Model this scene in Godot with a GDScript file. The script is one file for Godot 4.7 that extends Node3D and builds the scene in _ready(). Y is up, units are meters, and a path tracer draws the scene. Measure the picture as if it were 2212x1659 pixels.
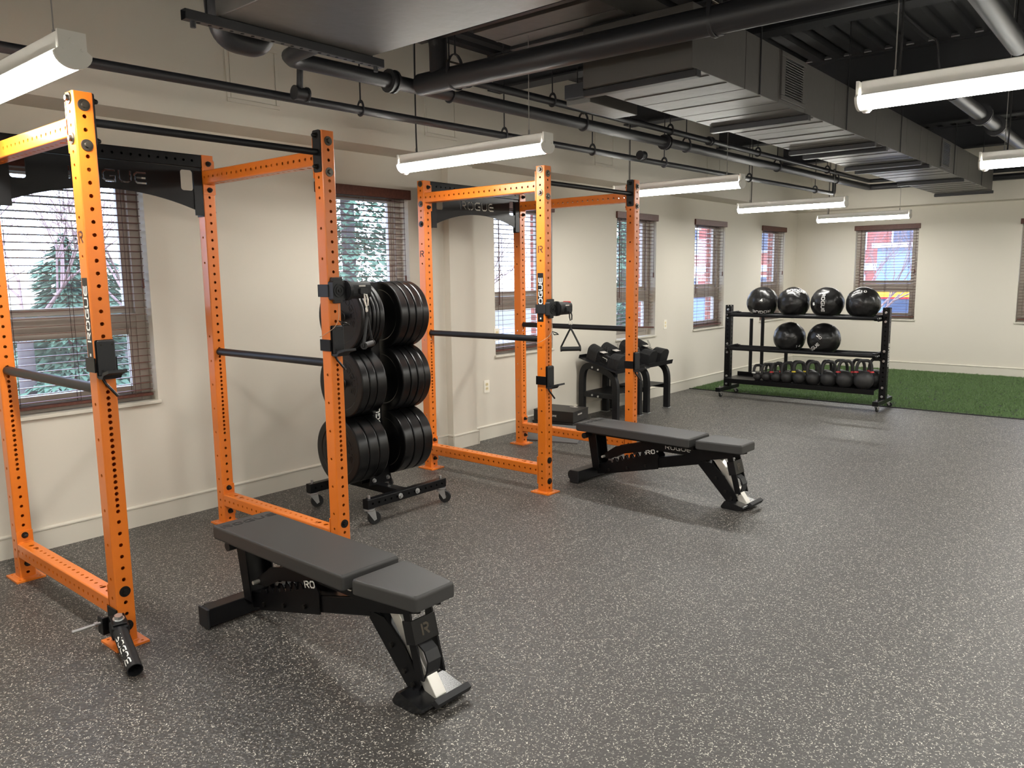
extends Node3D

# metres; y up; the window wall is the plane x = 0, the room runs along -z
const XF := 1.5677
const XB := 0.388
const RW := 1.16
const PH := 2.286
const R2 := -2.9736
const ZFAR := -11.9
var M := {}
var used := {}
var rng := RandomNumberGenerator.new()


class Mb:
	var v := PackedVector3Array()
	var n := PackedVector3Array()
	var x := Transform3D.IDENTITY

	func tri(a: Vector3, b: Vector3, c: Vector3, na: Vector3, nb: Vector3, nc: Vector3) -> void:
		var A := x * a
		var B := x * b
		var C := x * c
		var NA := (x.basis * na).normalized()
		var NB := (x.basis * nb).normalized()
		var NC := (x.basis * nc).normalized()
		if (B - A).cross(C - A).dot(NA + NB + NC) > 0.0:
			v.append(A); v.append(C); v.append(B)
			n.append(NA); n.append(NC); n.append(NB)
		else:
			v.append(A); v.append(B); v.append(C)
			n.append(NA); n.append(NB); n.append(NC)

	func quad(a: Vector3, b: Vector3, c: Vector3, d: Vector3, o: Vector3) -> void:
		tri(a, b, c, o, o, o)
		tri(a, c, d, o, o, o)

	func quadn(a: Vector3, b: Vector3, c: Vector3, d: Vector3, na: Vector3, nb: Vector3, nc: Vector3, nd: Vector3) -> void:
		tri(a, b, c, na, nb, nc)
		tri(a, c, d, na, nc, nd)

	func box(c: Vector3, s: Vector3, bv := 0.0) -> void:
		var h := s * 0.5
		var g := h - Vector3(bv, bv, bv)
		for i in 3:
			var j := (i + 1) % 3
			var k := (i + 2) % 3
			for si in [-1.0, 1.0]:
				var o := Vector3.ZERO
				o[i] = si
				var p := []
				for q in [[-1, -1], [1, -1], [1, 1], [-1, 1]]:
					var e := Vector3.ZERO
					e[i] = si * h[i]
					e[j] = q[0] * g[j]
					e[k] = q[1] * g[k]
					p.append(c + e)
				quad(p[0], p[1], p[2], p[3], o)
				if bv > 0.0:
					for sj in [-1.0, 1.0]:
						var oj := Vector3.ZERO
						oj[j] = sj
						var e1 := Vector3.ZERO
						e1[i] = si * h[i]; e1[j] = sj * g[j]; e1[k] = -g[k]
						var e2 := Vector3.ZERO
						e2[i] = si * g[i]; e2[j] = sj * h[j]; e2[k] = -g[k]
						var e3 := e2
						e3[k] = g[k]
						var e4 := e1
						e4[k] = g[k]
						quadn(c + e1, c + e2, c + e3, c + e4, o, oj, oj, o)
		if bv > 0.0:
			for sx in [-1.0, 1.0]:
				for sy in [-1.0, 1.0]:
					for sz in [-1.0, 1.0]:
						tri(c + Vector3(sx * h.x, sy * g.y, sz * g.z), c + Vector3(sx * g.x, sy * h.y, sz * g.z), c + Vector3(sx * g.x, sy * g.y, sz * h.z), Vector3(sx, 0, 0), Vector3(0, sy, 0), Vector3(0, 0, sz))

	static func frame(d: Vector3) -> Basis:
		var y := d.normalized()
		var a := Vector3.RIGHT if absf(y.x) < 0.9 else Vector3.UP
		var z := a.cross(y).normalized()
		return Basis(y.cross(z).normalized(), y, z)

	func cyl(p0: Vector3, p1: Vector3, r0: float, r1: float, seg := 16, caps := true) -> void:
		var b := frame(p1 - p0)
		var sl := (r0 - r1) / maxf((p1 - p0).length(), 1e-6)
		for i in seg:
			var t0 := TAU * i / seg
			var t1 := TAU * (i + 1) / seg
			var d0 := b.x * cos(t0) + b.z * sin(t0)
			var d1 := b.x * cos(t1) + b.z * sin(t1)
			quadn(p0 + d0 * r0, p0 + d1 * r0, p1 + d1 * r1, p1 + d0 * r1, d0 + b.y * sl, d1 + b.y * sl, d1 + b.y * sl, d0 + b.y * sl)
			if caps:
				tri(p0, p0 + d0 * r0, p0 + d1 * r0, -b.y, -b.y, -b.y)
				tri(p1, p1 + d0 * r1, p1 + d1 * r1, b.y, b.y, b.y)

	func ring(p0: Vector3, p1: Vector3, ro: float, ri: float, seg := 20) -> void:
		var b := frame(p1 - p0)
		for i in seg:
			var t0 := TAU * i / seg
			var t1 := TAU * (i + 1) / seg
			var d0 := b.x * cos(t0) + b.z * sin(t0)
			var d1 := b.x * cos(t1) + b.z * sin(t1)
			quadn(p0 + d0 * ro, p0 + d1 * ro, p1 + d1 * ro, p1 + d0 * ro, d0, d1, d1, d0)
			quadn(p0 + d0 * ri, p0 + d1 * ri, p1 + d1 * ri, p1 + d0 * ri, -d0, -d1, -d1, -d0)
			quad(p0 + d0 * ri, p0 + d1 * ri, p0 + d1 * ro, p0 + d0 * ro, -b.y)
			quad(p1 + d0 * ri, p1 + d1 * ri, p1 + d1 * ro, p1 + d0 * ro, b.y)

	func tube(path: Array, r: float, seg := 10, closed := false, flatx := 1.0) -> void:
		var m := path.size()
		var rings := []
		var dirs := []
		var b := Basis()
		for i in m:
			var d: Vector3
			if closed:
				d = path[(i + 1) % m] - path[(i + m - 1) % m]
			else:
				d = path[mini(i + 1, m - 1)] - path[maxi(i - 1, 0)]
			d = d.normalized()
			if i == 0:
				b = frame(d)
			else:
				var q := Quaternion(b.y, d) if b.y.dot(d) > -0.999 else Quaternion()
				b = Basis(q) * b
			var rr := []
			var dd := []
			for k in seg:
				var t := TAU * k / seg
				var o := b.x * cos(t) * flatx + b.z * sin(t)
				rr.append(path[i] + o * r)
				dd.append((b.x * cos(t) + b.z * sin(t) * flatx).normalized())
			rings.append(rr)
			dirs.append(dd)
		var last := m if closed else m - 1
		for i in last:
			var j := (i + 1) % m
			for k in seg:
				var l := (k + 1) % seg
				quadn(rings[i][k], rings[i][l], rings[j][l], rings[j][k], dirs[i][k], dirs[i][l], dirs[j][l], dirs[j][k])
		if not closed:
			for e in [[0, path[0] - path[1]], [m - 1, path[m - 1] - path[m - 2]]]:
				var o: Vector3 = (e[1] as Vector3).normalized()
				for k in seg:
					tri(path[e[0]], rings[e[0]][k], rings[e[0]][(k + 1) % seg], o, o, o)

	func lathe(prof: Array, seg := 32, smooth := false) -> void:
		var m := prof.size()
		var pn := []
		for i in m - 1:
			var d: Vector2 = prof[i + 1] - prof[i]
			pn.append(Vector2(d.y, -d.x).normalized())
		for i in m - 1:
			var n0: Vector2 = pn[i]
			var n1: Vector2 = pn[i]
			if smooth:
				if i > 0 and pn[i - 1].dot(pn[i]) > 0.5:
					n0 = (pn[i - 1] + pn[i]).normalized()
				if i < m - 2 and pn[i + 1].dot(pn[i]) > 0.5:
					n1 = (pn[i + 1] + pn[i]).normalized()
			for k in seg:
				var t0 := TAU * k / seg
				var t1 := TAU * (k + 1) / seg
				var c0 := Vector3(cos(t0), 0, sin(t0))
				var c1 := Vector3(cos(t1), 0, sin(t1))
				var a: Vector2 = prof[i]
				var b: Vector2 = prof[i + 1]
				quadn(c0 * a.x + Vector3.UP * a.y, c1 * a.x + Vector3.UP * a.y, c1 * b.x + Vector3.UP * b.y, c0 * b.x + Vector3.UP * b.y,
					c0 * n0.x + Vector3.UP * n0.y, c1 * n0.x + Vector3.UP * n0.y, c1 * n1.x + Vector3.UP * n1.y, c0 * n1.x + Vector3.UP * n1.y)

	func extr(poly: PackedVector2Array, z0: float, z1: float) -> void:
		var idx := Geometry2D.triangulate_polygon(poly)
		for i in range(0, idx.size(), 3):
			var a := poly[idx[i]]
			var b := poly[idx[i + 1]]
			var c := poly[idx[i + 2]]
			tri(Vector3(a.x, a.y, z1), Vector3(b.x, b.y, z1), Vector3(c.x, c.y, z1), Vector3.BACK, Vector3.BACK, Vector3.BACK)
			tri(Vector3(a.x, a.y, z0), Vector3(b.x, b.y, z0), Vector3(c.x, c.y, z0), Vector3.FORWARD, Vector3.FORWARD, Vector3.FORWARD)
		var area := 0.0
		for i in poly.size():
			area += poly[i].cross(poly[(i + 1) % poly.size()])
		var cw := 1.0 if area < 0.0 else -1.0
		for i in poly.size():
			var a := poly[i]
			var b := poly[(i + 1) % poly.size()]
			var d := (b - a).normalized()
			var o := Vector3(-d.y, d.x, 0) * cw
			quad(Vector3(a.x, a.y, z0), Vector3(b.x, b.y, z0), Vector3(b.x, b.y, z1), Vector3(a.x, a.y, z1), o)

	# a sheet with round holes: hole = Vector3(along u, across v, radius), one row
	func perf(o: Vector3, U: Vector3, V: Vector3, N: Vector3, L: float, w: float, holes: Array, th: float) -> void:
		var cur := 0.0
		var hw := w * 0.5
		for hh in holes:
			var c: float = hh.z * 1.3
			var a: float = hh.x - c
			var b: float = hh.x + c
			if a > cur + 1e-5:
				quad(o + U * cur - V * hw, o + U * a - V * hw, o + U * a + V * hw, o + U * cur + V * hw, N)
			cur = b
			var ang := []
			for i in 12:
				ang.append(TAU * i / 12.0)
			for q in [Vector2(c, hw - hh.y), Vector2(-c, hw - hh.y), Vector2(-c, -hw - hh.y), Vector2(c, -hw - hh.y)]:
				ang.append(fposmod(q.angle(), TAU))
			ang.sort()
			for i in ang.size():
				var t0: float = ang[i]
				var t1: float = ang[(i + 1) % ang.size()]
				var p := []
				for t in [t0, t1]:
					var dx := cos(t)
					var dy := sin(t)
					var s := 1e9
					if absf(dx) > 1e-6:
						s = minf(s, c / absf(dx))
					if dy > 1e-6:
						s = minf(s, (hw - hh.y) / dy)
					elif dy < -1e-6:
						s = minf(s, (-hw - hh.y) / dy)
					p.append(o + U * (hh.x + dx * hh.z) + V * (hh.y + dy * hh.z))
					p.append(o + U * (hh.x + dx * s) + V * (hh.y + dy * s))
					p.append(-(U * dx + V * dy))
				quad(p[0], p[1], p[4], p[3], N)
				quadn(p[0], p[3], p[3] - N * th, p[0] - N * th, p[2], p[5], p[5], p[2])
		if cur < L - 1e-5:
			quad(o + U * cur - V * hw, o + U * L - V * hw, o + U * L + V * hw, o + U * cur + V * hw, N)

	# square tube along +y from the origin, holes hx on the two x faces and hz on the two z faces
	func ptube(L: float, w: float, d: float, hx: Array, hz: Array, cr := 0.006, caps := true) -> void:
		var a := w * 0.5
		var b := d * 0.5
		for s in [-1.0, 1.0]:
			perf(Vector3(s * a, 0, 0), Vector3.UP, Vector3(0, 0, 1), Vector3(s, 0, 0), L, d - 2 * cr, hx, 0.004)
			perf(Vector3(0, 0, s * b), Vector3.UP, Vector3(1, 0, 0), Vector3(0, 0, s), L, w - 2 * cr, hz, 0.004)
			for s2 in [-1.0, 1.0]:
				var cc := Vector3(s * (a - cr), 0, s2 * (b - cr))
				for i in 3:
					var t0 := PI / 2 * i / 3.0
					var t1 := PI / 2 * (i + 1) / 3.0
					var d0 := Vector3(s * cos(t0), 0, s2 * sin(t0))
					var d1 := Vector3(s * cos(t1), 0, s2 * sin(t1))
					var up := Vector3.UP * L
					quadn(cc + d0 * cr, cc + d1 * cr, cc + d1 * cr + up, cc + d0 * cr + up, d0, d1, d1, d0)
					if caps:
						tri(cc + up, cc + up + d0 * cr, cc + up + d1 * cr, Vector3.UP, Vector3.UP, Vector3.UP)
						tri(cc, cc + d0 * cr, cc + d1 * cr, Vector3.DOWN, Vector3.DOWN, Vector3.DOWN)
		if caps:
			for e in [[0.0, -1.0], [L, 1.0]]:
				var y: float = e[0]
				var o := Vector3(0, e[1], 0)
				quad(Vector3(-a, y, -b + cr), Vector3(a, y, -b + cr), Vector3(a, y, b - cr), Vector3(-a, y, b - cr), o)
				for s in [-1.0, 1.0]:
					quad(Vector3(-a + cr, y, s * b), Vector3(a - cr, y, s * b), Vector3(a - cr, y, s * (b - cr)), Vector3(-a + cr, y, s * (b - cr)), o)

	func mesh() -> ArrayMesh:
		var arr := []
		arr.resize(Mesh.ARRAY_MAX)
		arr[Mesh.ARRAY_VERTEX] = v
		arr[Mesh.ARRAY_NORMAL] = n
		var m := ArrayMesh.new()
		m.add_surface_from_arrays(Mesh.PRIMITIVE_TRIANGLES, arr)
		return m


# ---------------------------------------------------------------- helpers
func at(o: Vector3, b := Basis.IDENTITY) -> Transform3D:
	return Transform3D(b, o)


func along(p: Vector3, d: Vector3) -> Transform3D:   # local +y runs along d
	return Transform3D(Mb.frame(d), p)


func axes(p: Vector3, X: Vector3, Y: Vector3) -> Transform3D:
	return Transform3D(Basis(X.normalized(), Y.normalized(), X.cross(Y).normalized()), p)


func numbered(called: String) -> String:
	if not used.has(called):
		used[called] = 0
		return called
	used[called] += 1
	return "%s_%03d" % [called, used[called]]


func part(called: String, mesh: Mesh, mat: String, parent: Node3D, xf := Transform3D.IDENTITY) -> MeshInstance3D:
	var o := MeshInstance3D.new()
	o.name = called
	var k := 0
	while parent.has_node(NodePath(String(o.name))):
		k += 1
		o.name = "%s_%03d" % [called, k]
	o.mesh = mesh
	o.material_override = M[mat]
	o.transform = xf
	parent.add_child(o)
	return o


func tag(o: Node3D, label: String, category: String, group := "") -> Node3D:
	o.set_meta("label", label)
	o.set_meta("category", category)
	if group:
		o.set_meta("group", group)
	return o


func thing(called: String, label: String, category: String, where := Vector3.ZERO, group := "", turn := 0.0) -> Node3D:
	var o := Node3D.new()
	o.name = numbered(called)
	add_child(o)
	o.position = where
	o.rotation.y = turn
	return tag(o, label, category, group)


func single(called: String, mesh: Mesh, mat: String, label: String, category: String, xf := Transform3D.IDENTITY, group := "") -> MeshInstance3D:
	var o := MeshInstance3D.new()
	o.name = numbered(called)
	o.mesh = mesh
	o.material_override = M[mat]
	o.transform = xf
	add_child(o)
	tag(o, label, category, group)
	return o


func struct(called: String, mesh: Mesh, mat: String) -> MeshInstance3D:
	var o := MeshInstance3D.new()
	o.name = called
	o.mesh = mesh
	o.material_override = M[mat]
	add_child(o)
	o.set_meta("kind", "structure")
	return o


func copy(o: Node3D, label: String, xf: Transform3D, group := "") -> Node3D:
	var base := String(o.name).rstrip("0123456789").trim_suffix("_")
	var c: Node3D = o.duplicate()
	c.name = numbered(base)
	add_child(c)
	c.transform = xf
	c.set_meta("label", label)
	if group:
		c.set_meta("group", group)
	return c


func mat(called: String, c: Color, rough: float, metal := 0.0, spec := 0.5) -> StandardMaterial3D:
	var m := StandardMaterial3D.new()
	m.resource_name = called
	m.albedo_color = c
	m.roughness = rough
	m.metallic = metal
	m.metallic_specular = spec
	M[called] = m
	return m


func c8(r: int, g: int, b: int) -> Color:
	return Color8(r, g, b)


func noise_tex(freq: float, as_normal: bool, size := 512, strength := 4.0, ramp: Gradient = null, type := FastNoiseLite.TYPE_SIMPLEX_SMOOTH) -> NoiseTexture2D:
	var fn := FastNoiseLite.new()
	fn.seed = 7
	fn.noise_type = type
	fn.frequency = freq
	fn.fractal_octaves = 3
	var t := NoiseTexture2D.new()
	t.width = size
	t.height = size
	t.seamless = true
	t.noise = fn
	t.as_normal_map = as_normal
	t.bump_strength = strength
	if ramp:
		t.color_ramp = ramp
	return t


func grain(m: StandardMaterial3D, freq: float, scale: float, amount: float) -> void:
	m.uv1_triplanar = true
	m.uv1_world_triplanar = true
	m.uv1_scale = Vector3.ONE * scale
	m.normal_enabled = true
	m.normal_texture = noise_tex(freq, true, 256)
	m.normal_scale = amount


func tint_noise(m: StandardMaterial3D, freq: float, scale: float, a: Color, b: Color) -> void:
	var g := Gradient.new()
	g.set_color(0, a)
	g.set_color(1, b)
	m.uv1_triplanar = true
	m.uv1_world_triplanar = true
	m.uv1_scale = Vector3.ONE * scale
	m.albedo_texture = noise_tex(freq, false, 512, 4.0, g)


# wide stencil lettering made of strokes
const GLYPH := {
	"R": [[0.08, 1, 0.08, 0], [0.3, 0.93, 0.72, 0.93, 0.9, 0.8, 0.9, 0.64, 0.72, 0.5, 0.3, 0.5], [0.52, 0.46, 0.94, 0.02]],
	"O": [[0.47, 0.07, 0.25, 0.07, 0.08, 0.24, 0.08, 0.76, 0.25, 0.93, 0.47, 0.93], [0.53, 0.93, 0.75, 0.93, 0.92, 0.76, 0.92, 0.24, 0.75, 0.07, 0.53, 0.07]],
	"G": [[0.96, 0.93, 0.28, 0.93, 0.08, 0.76, 0.08, 0.24, 0.28, 0.07, 0.92, 0.07, 0.92, 0.45, 0.55, 0.45]],
	"U": [[0.08, 1, 0.08, 0.24, 0.26, 0.07, 0.74, 0.07, 0.92, 0.24, 0.92, 1]],
	"E": [[0.98, 0.93, 0.28, 0.93, 0.08, 0.76, 0.08, 0.24, 0.28, 0.07, 0.98, 0.07], [0.2, 0.5, 0.94, 0.5]],
	"A": [[0.06, 0, 0.46, 1, 0.54, 1, 0.94, 0], [0.26, 0.3, 0.74, 0.3]],
	"N": [[0.08, 0, 0.08, 0.96, 0.92, 0.04, 0.92, 1]],
	"C": [[0.95, 0.93, 0.28, 0.93, 0.08, 0.76, 0.08, 0.24, 0.28, 0.07, 0.95, 0.07]],
	"1": [[0.3, 0.75, 0.55, 0.95, 0.55, 0]],
	"2": [[0.1, 0.8, 0.3, 0.93, 0.7, 0.93, 0.9, 0.75, 0.85, 0.55, 0.12, 0.07, 0.95, 0.07]],
	"4": [[0.7, 0, 0.7, 0.95, 0.08, 0.3, 0.95, 0.3]],
	"6": [[0.85, 0.9, 0.3, 0.9, 0.1, 0.6, 0.1, 0.2, 0.3, 0.07, 0.7, 0.07, 0.9, 0.22, 0.9, 0.42, 0.7, 0.54, 0.2, 0.52]],
	"8": [[0.48, 0.52, 0.2, 0.6, 0.15, 0.8, 0.3, 0.93, 0.7, 0.93, 0.85, 0.8, 0.8, 0.6, 0.52, 0.52], [0.48, 0.48, 0.15, 0.38, 0.1, 0.2, 0.3, 0.07, 0.7, 0.07, 0.9, 0.2, 0.85, 0.38, 0.52, 0.48]],
	"0": [[0.47, 0.07, 0.25, 0.1, 0.1, 0.3, 0.1, 0.7, 0.25, 0.9, 0.47, 0.93], [0.53, 0.93, 0.75, 0.9, 0.9, 0.7, 0.9, 0.3, 0.75, 0.1, 0.53, 0.07]],
}


# stroke outlines of a word, centred on the origin; h = letter height, wide = letter width / height, t = stroke / height
func word(text: String, h: float, wide := 1.15, t := 0.16, gap := 0.22) -> Array:
	var out := []
	var total := text.length() * wide + (text.length() - 1) * gap
	for i in text.length():
		var x0 := -total / 2 + i * (wide + gap)
		for st in GLYPH[text[i]]:
			var pl := PackedVector2Array()
			for k in range(0, st.size(), 2):
				pl.append(Vector2((x0 + st[k] * wide) * h, (st[k + 1] - 0.5) * h))
			for q in Geometry2D.offset_polyline(pl, t * h * 0.5, Geometry2D.JOIN_MITER, Geometry2D.END_BUTT):
				out.append(q)
	return out


func word_mesh(text: String, h: float, depth: float, wide := 1.15, t := 0.16, gap := 0.22) -> ArrayMesh:
	var mb := Mb.new()
	for q in word(text, h, wide, t, gap):
		mb.extr(q, 0, depth)
	return mb.mesh()


func rrect(w: float, h: float, r: float, seg := 4) -> PackedVector2Array:
	var p := PackedVector2Array()
	for c in [[1, 1, 0.0], [-1, 1, PI / 2], [-1, -1, PI], [1, -1, PI * 1.5]]:
		for i in seg + 1:
			var t: float = c[2] + PI / 2 * i / seg
			p.append(Vector2(c[0] * (w / 2 - r) + cos(t) * r, c[1] * (h / 2 - r) + sin(t) * r))
	return p


func pv(a: Array) -> PackedVector2Array:
	var p := PackedVector2Array()
	for i in range(0, a.size(), 2):
		p.append(Vector2(a[i], a[i + 1]))
	return p


func bx(c: Vector3, s: Vector3, bv := 0.0) -> ArrayMesh:
	var mb := Mb.new()
	mb.box(c, s, bv)
	return mb.mesh()


func rod(p0: Vector3, p1: Vector3, r: float, seg := 12) -> ArrayMesh:
	var mb := Mb.new()
	mb.cyl(p0, p1, r, r, seg)
	return mb.mesh()


func bent(path: Array, r: float, seg := 8, flatx := 1.0) -> ArrayMesh:
	var mb := Mb.new()
	mb.tube(path, r, seg, false, flatx)
	return mb.mesh()


func smooth_path(pts: Array, steps := 6) -> Array:
	var out := []
	for i in pts.size() - 1:
		var p0: Vector3 = pts[maxi(i - 1, 0)]
		var p1: Vector3 = pts[i]
		var p2: Vector3 = pts[i + 1]
		var p3: Vector3 = pts[mini(i + 2, pts.size() - 1)]
		for k in steps:
			out.append(p1.cubic_interpolate(p2, p0, p3, float(k) / steps))
	out.append(pts[-1])
	return out


# ---------------------------------------------------------------- materials
func speckle() -> Array:
	var r := RandomNumberGenerator.new()
	r.seed = 11
	var size := 2048
	var im := Image.create(size, size, false, Image.FORMAT_RGB8)
	im.fill(c8(56, 53, 50))
	var tones := [c8(232, 226, 212), c8(206, 200, 186), c8(240, 235, 222), c8(160, 155, 145)]
	for i in 42000:
		var x := r.randf() * size
		var y := r.randf() * size
		var a := r.randf() * TAU
		var bend := r.randf_range(-0.35, 0.35)
		var len := r.randi_range(2, 8)
		var c: Color = tones[r.randi() % 4]
		var fat := r.randf() < 0.5
		for k in len:
			var px := posmod(int(x), size)
			var py := posmod(int(y), size)
			im.set_pixel(px, py, c)
			if fat:
				im.set_pixel((px + 1) % size, py, c)
				im.set_pixel(px, (py + 1) % size, c)
			x += cos(a)
			y += sin(a)
			a += bend
	for i in 9000:
		im.set_pixel(r.randi() % size, r.randi() % size, c8(28, 27, 27))
	return [ImageTexture.create_from_image(im)]


func make_materials() -> void:
	var m: StandardMaterial3D
	m = mat("wall_paint", c8(208, 202, 189), 0.7)
	grain(m, 0.05, 4.0, 0.025)
	m = mat("trim_paint", c8(204, 199, 186), 0.5)
	m = mat("rubber_floor", Color.WHITE, 0.5)
	m.albedo_texture = speckle()[0]
	m.uv1_triplanar = true
	m.uv1_world_triplanar = true
	m.uv1_scale = Vector3.ONE * 0.5
	m.metallic_specular = 0.62
	m.normal_enabled = true
	m.normal_texture = noise_tex(0.09, true, 1024, 5.0)
	m.normal_scale = 0.32
	m = mat("turf_base", c8(52, 82, 34), 0.9)
	tint_noise(m, 0.02, 0.7, c8(64, 86, 46), c8(96, 116, 72))
	m = mat("turf_blade", c8(98, 124, 76), 0.6)
	m.backlight_enabled = true
	m.backlight = c8(30, 50, 16)
	m = mat("ceiling_black", c8(52, 53, 56), 0.8)
	m = mat("duct_paint", c8(88, 85, 82), 0.42)
	grain(m, 0.03, 1.2, 0.06)
	m = mat("pipe_black", c8(44, 44, 47), 0.42)
	m = mat("flute_grey", c8(150, 150, 152), 0.8)
	m = mat("orange_steel", c8(220, 116, 30), 0.33)
	m.clearcoat_enabled = true
	m.clearcoat = 0.25
	m.clearcoat_roughness = 0.25
	m = mat("black_steel", c8(13, 13, 15), 0.34, 0.0, 0.36)
	grain(m, 0.12, 9.0, 0.04)
	m = mat("satin_black", c8(24, 24, 26), 0.45, 0.0, 0.4)
	m = mat("gloss_black", c8(14, 14, 16), 0.25)
	m = mat("black_plastic", c8(26, 26, 28), 0.55)
	m = mat("uhmw", c8(24, 24, 26), 0.6)
	m = mat("vinyl", c8(52, 51, 50), 0.48)
	grain(m, 0.3, 14.0, 0.10)
	m = mat("ball_vinyl", c8(26, 25, 25), 0.3)
	grain(m, 0.02, 2.5, 0.35)
	m = mat("bumper_rubber", c8(12, 12, 13), 0.3, 0.0, 0.45)
	m = mat("iron", c8(42, 41, 41), 0.5)
	grain(m, 0.2, 12.0, 0.15)
	m = mat("zinc", c8(200, 200, 200), 0.28, 0.9)
	m = mat("bright_steel", c8(226, 222, 214), 0.3, 0.6)
	m = mat("bolt_black", c8(40, 38, 36), 0.35, 0.6)
	m = mat("bolt_nickel", c8(96, 90, 82), 0.3, 0.85)
	m = mat("white_print", c8(238, 236, 230), 0.6)
	m = mat("sticker_black", c8(18, 18, 18), 0.4)
	m = mat("cut_dark", c8(60, 26, 8), 0.7)
	m = mat("emboss", c8(28, 28, 29), 0.55)
	m = mat("blind_wood", c8(104, 62, 50), 0.4)
	m = mat("blind_front", c8(255, 255, 255), 0.5)
	tint_noise(m, 0.03, 2.0, c8(74, 40, 30), c8(100, 58, 46))
	m = mat("cord_dark", c8(60, 34, 28), 0.7)
	m = mat("sash", c8(186, 178, 168), 0.45)
	m = mat("brick_a", c8(150, 74, 58), 0.85)
	m = mat("brick_b", c8(132, 60, 48), 0.85)
	m = mat("brick_c", c8(166, 90, 72), 0.85)
	m = mat("mortar", c8(190, 182, 172), 0.9)
	m = mat("lamp_white", c8(232, 230, 224), 0.45)
	m = mat("lens", c8(255, 255, 255), 0.5)
	m.emission_enabled = true
	m.emission = Color(1.0, 0.99, 0.96)
	m.emission_energy_multiplier = 30.0
	m = mat("cable_grey", c8(150, 148, 145), 0.5)
	m = mat("cable_black", c8(16, 16, 17), 0.6)
	m = mat("cable_tan", c8(190, 160, 130), 0.6)
	m = mat("outlet_white", c8(236, 231, 218), 0.35)
	m = mat("outlet_slot", c8(60, 55, 50), 0.6)
	m = mat("ivory", c8(226, 212, 170), 0.35)
	m = mat("carton", c8(34, 31, 29), 0.45)
	m = mat("carton_grey", c8(92, 92, 92), 0.55)
	m = mat("rubber_wheel", c8(20, 20, 21), 0.45)
	m = mat("red_paint", c8(190, 40, 42), 0.45)
	m = mat("yellow_paint", c8(214, 190, 40), 0.45)
	m = mat("white_paint", c8(225, 225, 220), 0.45)
	m = mat("copper", c8(190, 130, 92), 0.3, 0.8)
	m = mat("label_paper", c8(205, 198, 190), 0.6)
	m = mat("soil", c8(96, 88, 70), 0.95)
	m = mat("bark", c8(96, 84, 80), 0.9)
	m = mat("twig", c8(150, 122, 116), 0.9)
	m = mat("needle", c8(84, 112, 84), 0.8)
	m = mat("far_brick", c8(168, 92, 80), 0.9)
	m = mat("far_glass", c8(70, 82, 104), 0.2)
	m = mat("far_white", c8(214, 218, 226), 0.8)
	m = mat("far_blue", c8(128, 148, 178), 0.7)
	m = mat("bus_yellow", c8(236, 178, 40), 0.4)
	m = mat("asphalt", c8(120, 120, 126), 0.9)
	m = mat("glass", Color(0.92, 0.96, 1.0, 0.06), 0.02)
	m.transparency = BaseMaterial3D.TRANSPARENCY_ALPHA


# ---------------------------------------------------------------- the lamps
const LAMPS_A := [0.2, -2.4, -5.1, -7.85, -10.6]
const AREA_E := 2.3


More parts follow.
